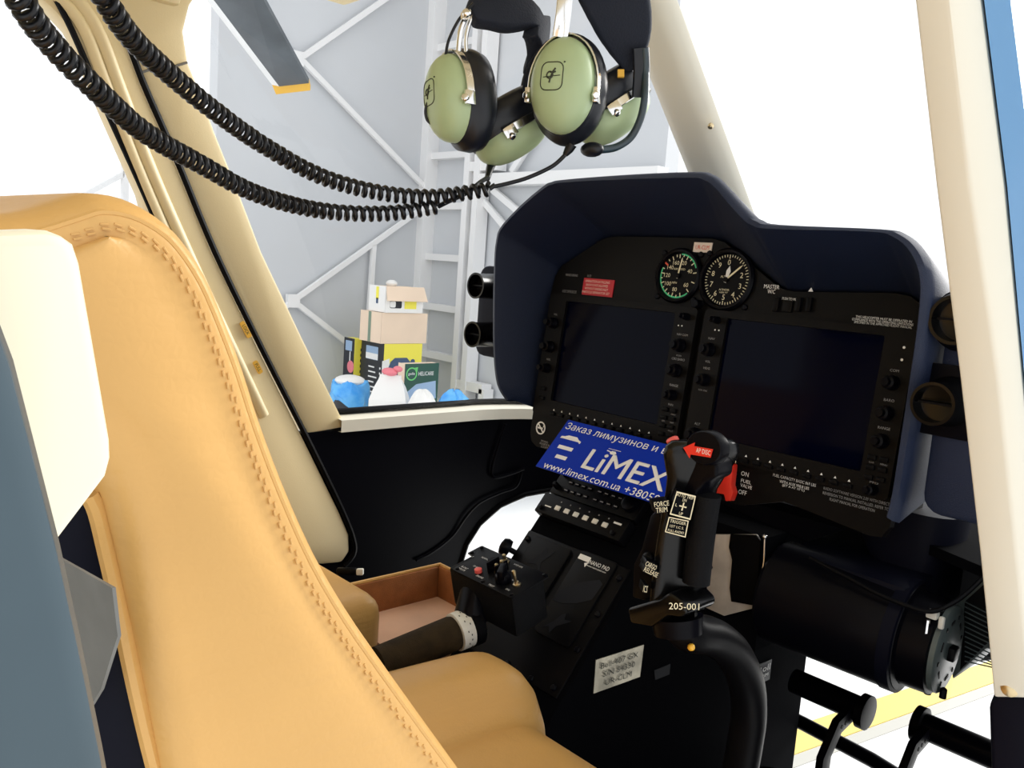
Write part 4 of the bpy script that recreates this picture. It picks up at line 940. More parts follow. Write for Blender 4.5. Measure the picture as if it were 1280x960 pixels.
# ================================================================== collective lever
def collective():
    n_ = (0, -math.sin(math.radians(14)), math.cos(math.radians(14))); base = Vector((-.065, -.285, -.249))
    M_ = frame(base, (1, 0, 0), (0, math.cos(math.radians(14)), math.sin(math.radians(14))))
    t = thing('collective_lever', 'black collective lever with switch box and brown grip beside seat', 'control lever', M_)
    def L(px, py, h=0): 
        q = M_.inverted() @ atp(px, py, base+Vector(n_)*h, n_); return q
    A, B, C, D = L(604, 689), L(569, 708), L(637, 752), L(684, 723)
    m = MB(); m.prism([(-.062, -.026, -.056), (.058, -.026, -.056), (.058, .028, -.056), (-.062, .028, -.056)], (0, 0, .055)); part('switch_box', m, 'black_crackle', t, bevel=.004)
    pl = [(-.066, .010), (-.066, .032), (-.063, .034), (.058, .034), (.062, .031), (.062, -.027), (.059, -.030), (.004, -.030), (-.028, -.030), (-.046, -.030), (-.050, -.026), (-.050, .004), (-.052, .007)]
    m = MB(); m.flat(pl, 0, .0022); tp = part('top_plate', m, 'black_plastic', t, bevel=.0006)
    for x, y in ((-.061, .030), (-.061, .013), (.056, .030), (.057, -.025), (-.044, -.025), (.006, -.026)):
        m = MB(); m.lathe([(.0026, .002), (.0026, .0034), (.0015, .004)], T((x, y, 0)), 10); part('screw', m, 'black_satin', tp)
    m = MB(); m.lathe([(.0048, .002), (.0048, .0065), (.0035, .0072)], T((-.016, -.014, 0)), 16); part('red_button', m, 'red_pink', t, label='red push button')
    m = MB(); m.lathe([(.0068, .0021), (.0068, .0030), (.006, .0032)], T((-.024, .017, 0)), 18); part('socket', m, 'dial_black', t)
    def guard(x, y):
        m = MB(); m.b6(x-.009, x-.0065, y-.010, y+.010, .002, .017); m.b6(x+.0065, x+.009, y-.010, y+.010, .002, .017); m.b6(x-.009, x+.009, y+.008, y+.0105, .002, .013); part('switch_guard', m, 'black_satin', t, bevel=.001)
        tog(x, y, 'black_satin', .012)
    def tog(x, y, mt, ln, ball=True):
        m = MB(); m.lathe([(.0052, .002), (.0052, .0042), (.003, .0046), (.0026, .0075)], T((x, y, 0)), 6); b_ = part('switch_nut', m, 'brass', t)
        m = MB(); m.lathe([(.0017, .004), (.0021, ln*.8), (.0027, ln), (.0022, ln+.002), (.0006, ln+.003)], T((x, y, 0)) @ Matrix.Rotation(.12, 4, 'X'), 12); part('switch_bat', m, 'brass', b_)
    guard(.004, .001); tog(.046, -.006, 'brass', .021); tog(-.006, .023, 'brass', .012); tog(.010, .006, 'brass', .017)
    m = MB(); m.lathe([(.010, .002), (.010, .008), (.009, .012)], T((.026, -.010, 0)), 18); m.box((0, 0, .015), (.008, .022, .012), T((.026, -.010, 0)) @ Matrix.Rotation(.6, 4, 'Z')); part('rotary_knob', m, 'black_satin', t, bevel=.0012)
    m = MB()
    for s, x, y, w_ in (('LDG LT', -.056, .006, .012), ('FLOAT', -.038, -.018, .012), ('INFLATE', -.038, -.023, .013), ('NORMAL', -.034, .013, .014), ('HYD SYS', .014, .026, .015), ('OFF', .036, -.001, .007), ('ON', .045, -.020, .006), ('TEST', .022, -.026, .010), ('ENGINE', -.005, -.021, .012), ('TO REL', -.028, -.008, .010)):
        text(m, s, T((x, y, .0027)), w=w_, h=.003)
    part('lettering', m, 'print_white', tp, smooth=0)
    # tapering neck, collar, scale ring and twist grip
    nk = M_ @ Vector((-.024, -.022, -.040)); rg = at(584, 784, x=-.082); rg2 = at(568, 791, x=-.090); gr = at(462, 836, x=-.105)
    ax = (gr-rg2).normalized()
    m = MB(); m.tube([nk+Vector((.0, .03, 0)), nk, nk.lerp(rg, .5), rg-ax*.012], [.024, .024, .022, .021], 20); part('neck', m, 'black_satin', t, world=True)
    m = MB(); m.tube([rg-ax*.016, rg-ax*.013, rg-ax*.001, rg+ax*.001], [.021, .0255, .0255, .022], 22); part('collar', m, 'black_plastic', t, world=True)
    kb = at(589, 762, x=-.083); m = MB(); m.lathe([(.0095, -.008), (.0095, .006), (.008, .008), (.003, .0083)], framez(kb, (.1, -.15, 1), (0, 1, 0)), 18); part('knob', m, 'black_satin', t, world=True)
    m = MB(); m.tube([rg, rg+ax*.0005, rg+ax*.0175, rg+ax*.018], [.0225, .0238, .0238, .0225], 28); rn = part('scale_ring', m, 'ring_white', t, world=True, label='white ring with small printed marks')
    e1 = Vector((1, 0, 0)); e1 = (e1-ax*e1.dot(ax)).normalized(); e2 = ax.cross(e1)
    m = MB()
    for k, (an, f) in enumerate(((40, .3), (52, .6), (64, .3), (76, .7), (88, .45), (100, .3), (20, .6), (8, .4))):
        for s_ in (1, -1):
            a = math.radians(an*s_); rd = e1*math.cos(a)+e2*math.sin(a); q = rg+ax*(.018*f)+rd*.0240
            m.box((0, 0, 0), (.0022, .0011, .0004), frame(q, rd.cross(ax), ax))
    part('scale_marks', m, 'print_dark', rn, world=True, smooth=0)
    m = MB(); N = 10; m.tube([rg+ax*.0185, rg+ax*.022]+[rg+ax*(.022+.10*k/N) for k in range(1, N+1)], [.0205]+[.0215]*(N+1), 24); part('twist_grip', m, 'grip_brown', t, world=True, label='dark brown twist grip')
    m = MB(); m.tube([rg+ax*.12, gr, Vector((-.11, -.64, -.46))], .014, 14); part('lever_tube', m, 'black_satin', t, world=True)
collective()

# ================================================================== cyclic stick
def cyclic():
    X = .252; Yc = -.345
    def c(px, py, x=X): return at(px, py, x=x)
    def s(px, py, y=Yc): return at(px, py, y=y)
    base = s(848, 765); t = thing('cyclic_stick', 'black cyclic control stick with red buttons and white placards', 'control stick', T(Vector((base.x, base.y, -.76))))
    # grip: lofted oval sections following the stick's axis
    ax = [(846, 762, 30, 24), (848, 738, 30, 24), (850, 700, 28, 23), (853, 670, 27, 22), (858, 640, 27, 22), (864, 612, 28, 23), (870, 595, 32, 25), (874, 580, 38, 29), (876, 566, 42, 31), (877, 556, 40, 30), (877, 550, 34, 25)]
    rings = []
    up = (s(877, 550)-s(846, 762)).normalized()
    for px, py, wpx, dpx in ax:
        o_ = s(px, py); sc1 = (o_-CX).length/FPX; rings.append([o_+(CR*(wpx*math.cos(q)*(1.0 if math.cos(q) < 0 else 1.05))+Vector((0, 1, 0))*(dpx*math.sin(q)))*sc1 for q in [2*math.pi*k/22 for k in range(22)]])
    m = MB(); m.loft(rings); gp = part('grip', m, 'black_gloss', t, world=True, smooth=60)
    # broad thumb head and trigger hump to the right
    o_ = s(905, 582); m = MB(); k_ = (o_-CX).length/FPX
    hp = [(876, 548), (893, 551), (908, 562), (918, 578), (917, 592), (903, 599), (893, 610), (888, 640), (880, 640), (872, 600), (868, 560)]
    m.prism([s(px, py, Yc+.012) for px, py in hp], (0, -.026, 0)); part('trigger_guard', m, 'black_satin', t, world=True, bevel=.006, bseg=3)
    # ribbed rear spine
    m = MB(); m.tube(crom([s(884, 618, Yc-.002), s(879, 650, Yc-.002), s(874, 690, Yc-.002), s(870, 728, Yc-.002)], 4), .0125, 16); part('spine', m, 'black_crackle', t, world=True)
    # hand rest flare at the foot
    fl = [(822, 748), (842, 742), (862, 736), (874, 728), (885, 735), (894, 744), (896, 752), (889, 758), (872, 756), (852, 770), (826, 766)]
    m = MB(); m.prism([s(px, py, Yc+.016) for px, py in fl], (0, -.0455, 0)); part('hand_rest', m, 'black_gloss', t, world=True, bevel=.005, bseg=3)
    # front finger plate with cargo release
    fp = [(829, 640), (838, 634), (846, 650), (838, 690), (836, 738), (822, 746), (806, 742), (808, 700), (818, 680)]
    m = MB(); m.prism([s(px, py, Yc+.010) for px, py in fp], (0, -.020, 0)); part('front_guard', m, 'black_satin', t, world=True, bevel=.003)
    q = s(813, 700, Yc-.008); m = MB(); m.ball(q, .0085, seg=14); part('release_button', m, 'black_satin', t, world=True)
    # buttons
    q = s(842, 553); m = MB(); M_ = framez(q, (-.35, -.35, .85), (0, 1, 0)); m.lathe([(.0058, -.010), (.0058, .0035), (.0045, .0045), (.002, .0046)], M_, 18); part('red_button', m, 'red_pink', t, world=True, label='round red push button')
    m = MB(); m.tube([s(845, 563, Yc+.004), s(858, 575, Yc+.004), s(872, 585, Yc)], [.010, .013, .016], 14); part('button_boss', m, 'black_satin', t, world=True)
    q = s(879, 560, Yc-.026); M_ = frame(q, s(893, 566, Yc-.026)-s(857, 560, Yc-.026), CU); m = MB(); m.lathe([(.0185, -.012), (.0185, -.002), (.017, 0), (.001, .0003)], M_, 28, 1.0, .8); part('head_cap', m, 'black_satin', t, world=True)
    arr = [(854.5, 559.5), (869, 553), (868, 557.5), (891.5, 561.5), (888.5, 572), (863.5, 568), (862.5, 573)]
    m = MB(); nrm = M_.to_3x3() @ Vector((0, 0, 1)); P = [atp(px, py, q+nrm*.0014, nrm) for px, py in arr]; m.prism(P, nrm*.0006); ar = part('arrow_label', m, 'red_plastic', t, world=True, smooth=0, label='red arrow label')
    cc = atp(879, 564.5, q+nrm*.0022, nrm); xv = atp(889, 566.5, q+nrm*.0022, nrm)-atp(869, 562, q+nrm*.0022, nrm); m = MB(); text(m, 'AP DISC', frame(cc, xv, nrm.cross(xv)), w=.0145, h=.0042); part('lettering', m, 'print_white', ar, world=True, smooth=0)
    # placards on the grip
    def card(pts, lines, cross=False, lift=.0275):
        pl = s(855, 650)-CF*lift; nf = -Vector((CF.x, CF.y, 0)).normalized()
        P = [atp(px, py, pl, nf) for px, py in pts]; tl, tr, br, bl = P
        def bil(u, v): return (tl*(1-u)+tr*u)*(1-v)+(bl*(1-u)+br*u)*v
        m = MB(); th = .05
        m.add([bil(0, 0), bil(1, 0), bil(1, 1), bil(0, 1), bil(th, th*1.2), bil(1-th, th*1.2), bil(1-th, 1-th*1.2), bil(th, 1-th*1.2)], [(0, 1, 5, 4), (1, 2, 6, 5), (2, 3, 7, 6), (3, 0, 4, 7)])
        xv = tr-tl; yv = tl-bl
        for txt, u, v, w_, h_ in lines: text(m, txt, frame(bil(u, v), xv, yv), w=xv.length*w_, h=yv.length*h_)
        if cross:
            for a, b, wd in (((.32, .55), (.68, .55), .03), ((.5, .38), (.5, .72), .03)):
                p0, p1 = bil(*a), bil(*b); dd = (p1-p0).normalized(); s_ = nf.cross(dd)*.0006; m.add([p0+s_, p1+s_, p1-s_, p0-s_], [(0, 1, 2, 3)])
        b2 = MB(); b2.add([bil(0, 0)-nf*.0006, bil(1, 0)-nf*.0006, bil(1, 1)-nf*.0006, bil(0, 1)-nf*.0006], [(0, 1, 2, 3)]); b2.prism([bil(0, 0)-nf*.0006, bil(1, 0)-nf*.0006, bil(1, 1)-nf*.0006, bil(0, 1)-nf*.0006], -nf*.012)
        o_ = part('placard', b2, 'black_satin', t, world=True, smooth=0); part('lettering', m, 'print_cream', o_, world=True, smooth=0)
    card([(846, 614), (870, 620), (863, 650), (837, 643)], [('ATTD TRIM', .5, .12, .92, .13), ('DN', .5, .28, .2, .12), ('L', .18, .55, .09, .12), ('UP', .5, .85, .2, .12)], True)
    card([(836, 646), (861, 651), (857, 672), (831, 665)], [('TRIGGER', .5, .22, .8, .2), ('1ST I.C.S.', .5, .52, .7, .16), ('FULL-RADIO', .5, .80, .8, .16)])
    def tx(pts):
        for px, py, sss, wpx, hpx, ang in pts:
            q = s(px, py, Yc-.034); k2 = (q-CX).length/FPX; d = CR*math.cos(ang)-CU*math.sin(ang); F2 = frame(q-CF*.004, d, CU*math.cos(ang)+CR*math.sin(ang)); m = MB(); m.box((0, 0, -.0125), (wpx*k2*1.08, hpx*k2*1.25, .024), F2); part('placard', m, 'black_satin', t, world=True, bevel=.0006); m = MB(); text(m, sss, F2, w=wpx*k2, h=hpx*k2); part('lettering', m, 'print_cream', t, world=True, smooth=0)
    tx([(826, 629, 'FORCE', 18, 6, -.12), (826, 636.5, 'TRIM', 14, 6, -.12), (813, 706, 'CARGO', 14, 6, .45), (813, 714, 'RELEASE', 18, 6, .45), (806, 735, 'ICS', 5, 8, .2)])
    q = s(854, 756.5, Yc-.030); k2 = (q-CX).length/FPX; m = MB(); text(m, '205-001', frame(q-CF*.004, CR+CU*-.03, CU), w=36*k2, h=8*k2); part('lettering', m, 'print_cream', t, world=True, smooth=0)
    q = s(829.5, 741, Yc-.013); m = MB(); m.lathe([(.0045, -.004), (.0045, .001), (.003, .002)], framez(q, -CF, CU), 12); part('screw', m, 'brass', t, world=True)
    # stick tube bending forward and down to the floor
    path = [s(846, 775), c(862, 790, X), c(890, 796, X), c(915, 815, X), c(932, 850, X), c(936, 890, X), c(930, 935, X), Vector((X, -.215, -.45)), Vector((X, -.22, -.75))]
    m = MB(); m.tube(crom(path, 6), .0185, 18); part('stick_tube', m, 'black_plastic', t, world=True)
    m = MB(); m.lathe([(.05, -.758), (.05, -.74), (.03, -.70), (.02, -.66), (.0195, -.66)], T((.252, -.22, 0)), 20); part('boot', m, 'black_plastic', t, world=True)
    m = MB(); m.tube([s(846, 770), s(848, 792)], [.024, .022], 18); part('clamp', m, 'black_satin', t, world=True)
    q = s(864, 809, Yc); m = MB(); m.ball(q, .0035); part('indicator_lens', m, 'amber_lens', t, world=True, label='tiny amber lens')
cyclic()

# ---- polished plate and thin rod under the panel
def plate():
    Y = -.03
    def q(px, py, y=Y): return at(px, py, y=y)
    t = thing('metal_plate', 'polished metal plate below the panel behind the cyclic stick', 'plate', T(Vector((.09, Y, -.30))))
    P = [q(880, 668), q(945, 668), q(951, 676), q(943, 760), q(905, 770), q(876, 757)]
    m = MB(); m.prism(P, (0, .003, 0)); part('sheet', m, 'mirror_plate', t, world=True, bevel=.0008)
    P = [q(913, 668, Y-.004), q(945, 669, Y-.004), q(951, 676, Y-.004), q(944, 757, Y-.004), q(914, 752, Y-.004), q(912, 735, Y-.004), q(915, 700, Y-.004), q(911, 684, Y-.004)]
    m = MB(); m.prism(P, (0, .0025, 0)); part('cover', m, 'black_gloss', t, world=True, label='dark reflection in the right half, laid on as a black sheet')  # black half of the plate's reflection, added as a separate sheet
    m = MB(); m.tube([q(956, 671, Y-.006), q(955, 700, Y-.006), q(946, 757, Y-.006)], .0014, 8); m.ball(q(956, 671, Y-.006), .0032, seg=10); m.ball(q(945, 758, Y-.006), .004, seg=10); part('rod', m, 'chrome', t, world=True)
    for px, py in ((886, 683), (888, 709)):
        m = MB(); m.lathe([(.003, -.001), (.003, .001), (.002, .002)], framez(q(px, py, Y-.001), (0, -1, 0), (0, 0, 1)), 10); part('screw', m, 'brass' if py < 700 else 'black_satin', t, world=True)
    m = MB(); m.b6(.035, .15, Y+.004, Y+.05, -.335, -.185); part('bracket', m, 'worn_dark', t, world=True)
plate()

# ================================================================== heater blower under the right side
def blower():
    C = at(1181, 811, y=.02); X1 = C.x; t = thing('blower_unit', 'black barrel shaped blower with perforated grey disc end', 'blower', T(Vector((X1-.08, .02, -.76))))
    M_ = framez(C, (1, .07, -.02), (0, 0, 1)); R = .050
    m = MB(); m.lathe([(R*1.22, -.205), (R*1.30, -.20), (R*1.30, -.045), (R*1.24, -.036), (R*1.10, -.034), (R*1.08, -.004), (R*.98, -.002)], M_, 36); part('barrel', m, 'black_satin', t, world=True)
    m = MB(); m.lathe([(R*1.33, -.052), (R*1.33, -.038), (R*1.25, -.037), (R*1.25, -.053)], M_, 36); part('clamp_band', m, 'navy_plastic', t, world=True)
    m = MB(); m.lathe([(R, -.004), (R*1.0, .003), (R*.95, .005), (.002, .006)], M_, 36); ds = part('end_disc', m, 'disc_grey', t, world=True, label='grey perforated end disc')
    m = MB(); m.box((0, -.002, .008), (.017, .016, .010), M_); part('hub', m, 'black_plastic', ds, world=True, bevel=.002)
    for k in range(12):
        a = math.radians(30*k+8); rr = R*(.68 if k % 2 else .76); L_ = .011 if k % 2 else .005
        mm = MB(); mm.box((0, 0, .0052), (L_, .0042, .0018), M_ @ Matrix.Rotation(a+(1.2 if k % 3 else 0), 4, 'Z') @ T((0, 0, 0)) if False else M_ @ T((rr*math.cos(a), rr*math.sin(a), 0)) @ Matrix.Rotation(a+(1.57 if k % 2 else 0), 4, 'Z')); part('slot', mm, 'dial_black', ds, world=True, bevel=.0006)
    m = MB(); m.b6(.16, X1-.035, -.015, .16, -.30, -.195); part('casing', m, 'navy_plastic', t, world=True, bevel=.012)
    m = MB(); q = at(1166, 768, y=-.02); m.box(q, (.012, .010, .009)); m.box(q+Vector((.010, 0, -.006)), (.006, .006, .014)); part('fitting', m, 'ring_white', t, world=True, bevel=.002, label='white plastic pipe fitting')
    m = MB(); m.tube([at(1160, 775, y=-.025), at(1158, 790, y=-.025), at(1156, 803, y=-.025)], .0025, 8); part('pin', m, 'chrome', t, world=True)
    m = MB(); m.tube(crom([at(1012, 697, y=-.035), at(1060, 722, y=-.035), at(1110, 748, y=-.035), at(1158, 764, y=-.03), at(1185, 757, y=-.02), at(1210, 740, y=.0), at(1238, 712, y=.02)], 5), .0028, 8); part('hose', m, 'black_plastic', t, world=True)
    for px, py in ((1160, 861), (1179, 866)):
        m = MB(); m.lathe([(.004, -.006), (.004, .004), (.002, .006)], T(at(px, py, y=.01)), 8); part('bolt', m, 'black_satin', t, world=True)
blower()
m = MB(); Yd = .05
rings = []
for (xa, xb, z, y) in ((at(1045, 640, y=Yd).x, at(1192, 640, y=Yd).x, at(1120, 636, y=Yd).z, Yd), (at(1065, 690, y=Yd).x, at(1178, 690, y=Yd).x, at(1120, 690, y=Yd).z, Yd), (at(1080, 720, y=Yd).x, at(1165, 718, y=Yd).x, at(1120, 718, y=Yd).z, Yd), (at(1085, 730, y=Yd).x, at(1166, 730, y=Yd).x, at(1120, 728, y=Yd).z, Yd), (at(1085, 760, y=Yd).x, at(1160, 750, y=Yd).x, at(1120, 750, y=Yd).z, Yd)):
    rings.append([((xa+xb)/2+(xb-xa)/2*math.copysign(abs(math.cos(q))**.6, math.cos(q)), y+.05+.05*math.copysign(abs(math.sin(q))**.6, math.sin(q)), z) for q in [2*math.pi*k/24 for k in range(24)]])
m.loft(rings); solo('air_duct', m, 'navy_plastic', 'dark flexible air duct from panel down to the blower', 'duct')
def grille():
    Y0 = .10; a = at(1197, 742, y=Y0); b = at(1238, 700, y=Y0); lo = at(1197, 845, y=Y0); lr = at(1236, 825, y=Y0)
    x0, x1 = a.x, a.x+.075; t = thing('heater_grille', 'grey ribbed heater box behind the blower disc', 'heater', T(Vector((x0+.03, Y0+.06, -.42))))
    P = [at(1180, 762, y=Y0), at(1236, 716, y=Y0), at(1262, 700, y=Y0), at(1262, 800, y=Y0), at(1232, 812, y=Y0), at(1190, 850, y=Y0)]
    m = MB(); m.prism(P, (0, .10, 0)); part('case', m, 'grille_grey', t, world=True, bevel=.003)
    P2 = [at(1206, 752, y=Y0-.003), at(1250, 712, y=Y0-.003), at(1252, 792, y=Y0-.003), at(1232, 806, y=Y0-.003), at(1200, 838, y=Y0-.003)]
    m = MB(); m.prism(P2, (0, .002, 0)); part('grille_field', m, 'dial_black', t, world=True)
    m = MB()
    for k in range(13):
        m.tube([at(1206, 752+6.2*k, y=Y0-.0042), at(1245, 772+(2.6 if k > 9 else 6.0)*k-(0 if k < 10 else -32), y=Y0-.0042)], .0008, 5)
    part('grille_ribs', m, 'grille_grey', t, world=True, kind='stuff')
grille()

# ================================================================== rudder pedals
def pedal(label, e0, e1, cap, arm):
    zb = -.5; a, b = at(*e0, z=zb), at(*e1, z=zb); b.y = a.y = (a.y+b.y)/2
    t = thing('rudder_pedal', label, 'pedal', T(Vector(((a.x+b.x)/2, a.y, -.76))), 'rudder pedals')
    m = MB(); m.tube([a, a.lerp(b, .5), b], .0195, 18); part('foot_bar', m, 'black_satin', t, world=True)
    c = a if cap == 0 else b; d = (b-a).normalized()*(1 if cap else -1)
    m = MB(); m.tube([c-d*.004, c-d*.003, c+d*.009, c+d*.010], [.020, .0265, .0265, .022], 22); part('end_cap', m, 'black_plastic', t, world=True)
    P = [at(px, py, z=zb) for px, py in arm]; P = [c-d*.012, Vector((c.x-d.x*.012+.0, c.y-.055, zb-.012)), Vector((c.x-d.x*.012, c.y-.085, zb-.05)), Vector((c.x-d.x*.012, c.y-.09, -.755))]
    m = MB(); m.strip(P, .013, .024, (1, 0, 0)); ar = part('arm', m, 'black_satin', t, world=True)
    for k in range(4):
        q = P[0].lerp(P[1], .35+.2*k); m = MB(); m.lathe([(.0032, 0), (.0032, .0006)], framez(q+Vector((.0066, 0, 0)), (1, 0, 0), (0, 0, 1)), 10); part('adjustment_hole', m, 'dial_black', ar, world=True)
pedal('left rudder pedal bar with round end cap near the blower', (985, 855), (1086, 884), 1, [])
pedal('right rudder pedal bar beside the right door sill', (1150, 908), (1285, 960), 0, [])
m = MB(); m.tube([at(935, 870, z=-.62), at(1005, 905, z=-.62), at(1090, 950, z=-.62), at(1130, 975, z=-.62)], .012, 12); solo('control_rod', m, 'black_satin', 'black cross rod low in front of the rudder pedals', 'control rod')
q = at(964, 985, z=-.62); t = thing('round_lens', 'round glass lens in a dark rim at the bottom edge', 'lens', T(Vector((q.x, q.y, -.76))))
m = MB(); m.lathe([(.036, -.758), (.036, -.62), (.034, -.606), (.030, -.606), (.030, -.62), (.001, -.62)], T((q.x, q.y, 0)), 28); part('rim', m, 'black_gloss', t, world=True)
m = MB(); m.lathe([(.030, -.618), (.02, -.612), (.001, -.610)], T((q.x, q.y, 0)), 24); part('lens', m, 'olive_glass', t, world=True)

# ================================================================== headsets and their cords
def cup(t, c, nrm, up, s=1.0, emblem=True):
    M_ = framez(c, nrm, up) @ Matrix.Scale(s, 4)
    a, b = .036, .051
    def dome_z(r): return .006+.028*math.sqrt(max(0, 1-min(1, r)**2.6))
    m = MB(); prof = [(1.0, -.004), (1.0, .006)]+[(r, dome_z(r)) for r in (.985, .95, .88, .78, .64, .46, .26, .08, .001)]
    m.lathe(prof, M_, 40, a, b); dm = part('ear_cup', m, 'ear_green', t, world=True, smooth=60, label='pale green dome shell')
    m = MB(); m.lathe([(1.02, .001), (1.05, -.003), (1.16, -.008), (1.18, -.020), (1.12, -.031), (.95, -.036), (.62, -.034), (.55, -.018), (.01, -.016)], M_, 40, a, b); part('ear_seal', m, 'seal_black', t, world=True, smooth=60)
    # chrome stirrup around the upper half
    path = [Vector((math.copysign(1, k)*.0, 0, 0)) for k in ()]
    for k in range(19):
        an = math.radians(-12+204*k/18); path.append(Vector((a*1.10*math.cos(an), b*1.07*math.sin(an), .004)))
    m = MB(); m.strip(path, .010, .0022, (0, 0, 1), M_); part('stirrup', m, 'chrome', t, world=True)
    for sg_ in (-1, 1):
        m = MB(); m.box((sg_*a*1.08, -b*.20, .006), (.006, .016, .013), M_); m.lathe([(.0045, 0), (.0045, .005), (.003, .006)], M_ @ framez((sg_*a*1.05, -b*.22, .010), (sg_*.6, 0, .8), (0, 1, 0)), 12); part('pivot_bracket', m, 'chrome', t, world=True, bevel=.0008)
    if emblem:
        def on(x, y): r = math.hypot(x/a, y/b); return Vector((x, y, dome_z(r)+.0002))
        cx, cy = -.004, .004; m = MB()
        R0 = rrect(.025, .029, .007, 4); m.tube([on(cx+x, cy+y) for x, y in R0], .0006, 5, M_, loop=True)
        m.tube([on(cx-.0095+.019*k/6, cy-.001+.0016*k/6) for k in range(7)], .00045, 5, M_)
        m.tube([on(cx-.002+.0035*math.cos(q), cy+.001+.0035*math.sin(q)) for q in [2*math.pi*k/10 for k in range(10)]], .0009, 5, M_, loop=True)
        m.tube([on(cx+x, cy+y) for x, y in ((.004, .008), (.001, .004), (-.001, -.002), (-.002, -.007))], .0010, 5, M_); m.tube([on(cx+x, cy+y) for x, y in ((-.002, .004), (.002, .0035), (.0045, .0045))], .0009, 5, M_)
        m.ball(on(cx+.013, cy+.0145), .0010, M_, 8); part('emblem', m, 'print_dark', dm, world=True, smooth=0)
    return M_
D0 = 1.0
def h(px, py, d=D0): return at(px, py, d=d)
# left headset
t = thing('headset', 'left green headset hanging nearer the hangar wall', 'headset', T(h(610, 200)), 'hanging pilot headsets')
cup(t, h(569, 124, .98), -CR*.80-CF*.58-CU*.06, CU*1.0-CR*.04, .92)
cup(t, h(637, 164, 1.03), CR*.50-CU*.80+CF*.10, CR*.74+CU*.62+CF*.1, .92, emblem=False)
m = MB(); m.tube(crom([h(573, 64, .985), h(577, 35, .99), h(592, 8, 1.0), h(620, -14, 1.02), h(650, -18, 1.03)], 5), .0032, 8); m.tube(crom([h(583, 68, .985), h(583, 44, .99), h(594, 14, 1.0), h(620, -10, 1.02)], 5), .0022, 8); part('headband', m, 'chrome', t, world=True)
m = MB(); m.tube(crom([h(557, 70, .98), h(561, 50, .985), h(574, 24, .99), h(592, 4, .99)], 5), .0016, 8); part('bridge_wire', m, 'cord_rubber', t, world=True)
m = MB(); m.tube(crom([h(538, 122, .97), h(532, 136, .97), h(534, 150, .97), h(543, 157, .97)], 5), .0016, 8); part('bridge_wire', m, 'cord_rubber', t, world=True)
m = MB(); m.strip(crom([h(588, 20, 1.0), h(612, 12, 1.01), h(642, 14, 1.02), h(668, 28, 1.03), h(672, 60, 1.04), h(664, 92, 1.05)], 5), [.020+.030*math.sin(math.pi*min(1, k/15)) if k < 16 else .050-.0028*(k-15) for k in range(26)], .02, CR*.2+CU*.95+CF*.2); part('head_pad', m, 'pad_fabric', t, world=True, bevel=.003)
m = MB(); m.tube(crom([h(664, 78, 1.05), h(655, 100, 1.05), h(652, 128, 1.05), h(660, 140, 1.04)], 5), .0024, 8); part('yoke_wire', m, 'cord_rubber', t, world=True)
m = MB(); m.tube([h(615, 203, 1.03), h(612, 212, 1.02), h(609, 224, 1.0)], [.0055, .0045, .003], 10); part('cord_boot', m, 'cord_rubber', t, world=True)
m = MB(); m.box((0, 0, 0), (.010, .006, .003), frame(h(582, 20, .985), CR, CU)); m.ball(h(583, 17, .985), .005); part('slider_clamp', m, 'chrome', t, world=True)
# right headset
t = thing('headset', 'right green headset with large dome facing the camera and boom mike', 'headset', T(h(740, 200)), 'hanging pilot headsets')
D1 = .97
cup(t, h(706, 109, D1), -CF*.90-CR*.36-CU*.08, CU*.97+CR*.12, .97)
cup(t, h(763, 138, D1+.06), CR*.55-CU*.78+CF*.05, CR*.66+CU*.68+CF*.1, .92, emblem=False)
m = MB(); m.strip(crom([h(700, 46, D1), h(704, 20, D1), h(710, -20, D1+.01), h(730, -45, D1+.03)], 5), .016, .003, CR); m.tube(crom([h(776, 118, D1+.05), h(790, 92, D1+.05), h(802, 60, D1+.05), h(806, 20, D1+.05), h(790, -20, D1+.04)], 5), .0022, 8); part('headband', m, 'chrome', t, world=True)
m = MB(); m.strip(crom([h(758, -30, D1+.03), h(772, 5, D1+.035), h(782, 40, D1+.04), h(786, 66, D1+.045), h(788, 86, D1+.05)], 5), [.072, .072, .072, .071, .070, .069, .067, .065, .063, .060, .057, .054, .050, .046, .042, .037, .032, .027, .022, .018, .012], .018, CR); part('head_pad', m, 'pad_fabric', t, world=True, bevel=.003)
m = MB(); m.strip(crom([h(688, 56, D1+.04), h(668, 80, D1+.04), h(660, 108, D1+.04), h(660, 130, D1+.04)], 5), .012, .004, CR); part('side_strap', m, 'pad_fabric', t, world=True)
m = MB(); m.tube(crom([h(806, 60, D1+.03), h(807, 90, D1+.03), h(806, 122, D1+.02), h(800, 150, D1+.02), h(788, 172, D1+.02), h(770, 184, D1+.01), h(752, 187, D1)], 5), .0042, 10); part('microphone_boom', m, 'slate_paint', t, world=True)
m = MB(); m.ball(h(740, 187, D1), .010, None, 16, (1.5, 1, .8)); part('microphone', m, 'seal_black', t, world=True)
m = MB(); m.strip(crom([h(801, 60, D1+.03), h(802, 90, D1+.03), h(800, 122, D1+.03)], 4), .018, .006, CR); part('boom_mount', m, 'seal_black', t, world=True)
m = MB(); m.box((0, 0, 0), (.007, .008, .004), frame(h(776, 92, D1+.03), CR, CU)); part('tag', m, 'blade_yellow', t, world=True)
m = MB(); m.tube([h(715, 180, D1), h(711, 187, D1), h(706, 194, D1)], [.006, .0052, .003], 10); m.tube(crom([h(706, 194, D1), h(690, 208, D1), h(660, 222, .96), h(636, 229, .955), h(618, 233, .95)], 6), .0023, 8); part('cord', m, 'cord_rubber', t, world=True)
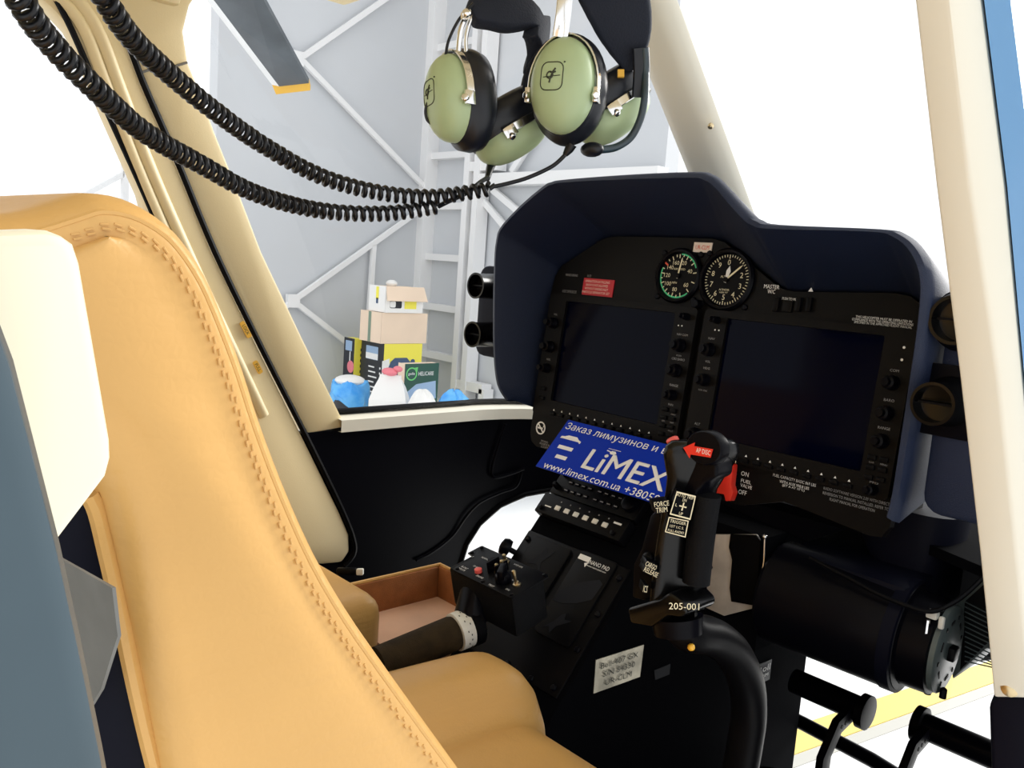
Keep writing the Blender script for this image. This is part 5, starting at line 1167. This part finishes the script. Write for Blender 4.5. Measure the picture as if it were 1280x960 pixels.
# hooks carrying the headsets from the ceiling
for k, (px, dd) in enumerate(((640, 1.02), (735, D1+.02))):
    q = h(px, -26, dd); m = MB(); m.tube(crom([Vector((q.x, q.y, .565)), Vector((q.x, q.y, q.z+.03)), q+Vector((.012, 0, 0)), q+Vector((0, 0, -.014)), q+Vector((-.014, 0, .0))], 5), .003, 8)
    solo('headset_hook', m, 'black_satin', ['black ceiling hook holding the left headset', 'black ceiling hook holding the right headset'][k], 'hook')
def coil(label, pts, r, pitch, wire, tail):
    path = crom(pts, 14); L_ = [0]
    for a, b in zip(path, path[1:]): L_.append(L_[-1]+(b-a).length)
    tot = L_[-1]; n = int(tot/pitch); seg = 12; out = []; j = 0
    for i in range(n*seg+1):
        s_ = tot*i/(n*seg)
        while j < len(path)-2 and L_[j+1] < s_: j += 1
        f = (s_-L_[j])/max(1e-9, L_[j+1]-L_[j]); p = path[j].lerp(path[j+1], f); tg = (path[j+1]-path[j]).normalized()
        e1 = Vector((0, 0, 1)); e1 = (e1-tg*e1.dot(tg)).normalized(); e2 = tg.cross(e1); a = 2*math.pi*i/seg
        out.append(p+(e1*math.cos(a)+e2*math.sin(a))*r)
    t = thing('coiled_cord', label, 'cord', T(path[-1]), 'coiled headset cords')
    m = MB(); m.tube(out, wire, 6); part('coil', m, 'cord_rubber', t, world=True, smooth=80)
    m = MB(); m.tube(crom(tail, 6), .0026, 8); part('lead', m, 'cord_rubber', t, world=True)
coil('lower coiled black headset cord sagging across the windscreen', [h(-10, -60, .60), h(25, 0, .62), h(60, 50, .65), h(118, 110, .69), h(180, 165, .745), h(250, 205, .80), h(320, 242, .85), h(400, 263, .90), h(480, 267, .93), h(548, 258, .95)], .0062, .0088, .0026, [h(548, 258, .95), h(560, 252, .955), h(585, 240, .96), h(600, 228, .985), h(610, 222, 1.0)])
coil('upper coiled black headset cord sagging across the windscreen', [h(100, -60, .66), h(132, 0, .68), h(165, 48, .71), h(215, 95, .755), h(270, 140, .80), h(330, 182, .85), h(400, 220, .89), h(470, 240, .92), h(540, 246, .94), h(612, 236, .95)], .0062, .0088, .0026, [h(612, 236, .95), h(616, 233, .95), h(619, 231, .95)])

# ================================================================== dark deck between the panel and the nose
dk = [(-.36, .06), (-.36, .42)]+[nose(math.radians(d_), .985) for d_ in (118, 105, 90, 75, 60, 48, 36, 24, 12, 0)]+[(.478, -.14), (.44, .0), (.30, .06)]
m = MB(); m.prism([(x, y, -.172) for x, y in dk], (0, 0, .012)); struct('trim_25', m, 'worn_dark', 'black deck under the windscreen in front of the panel')
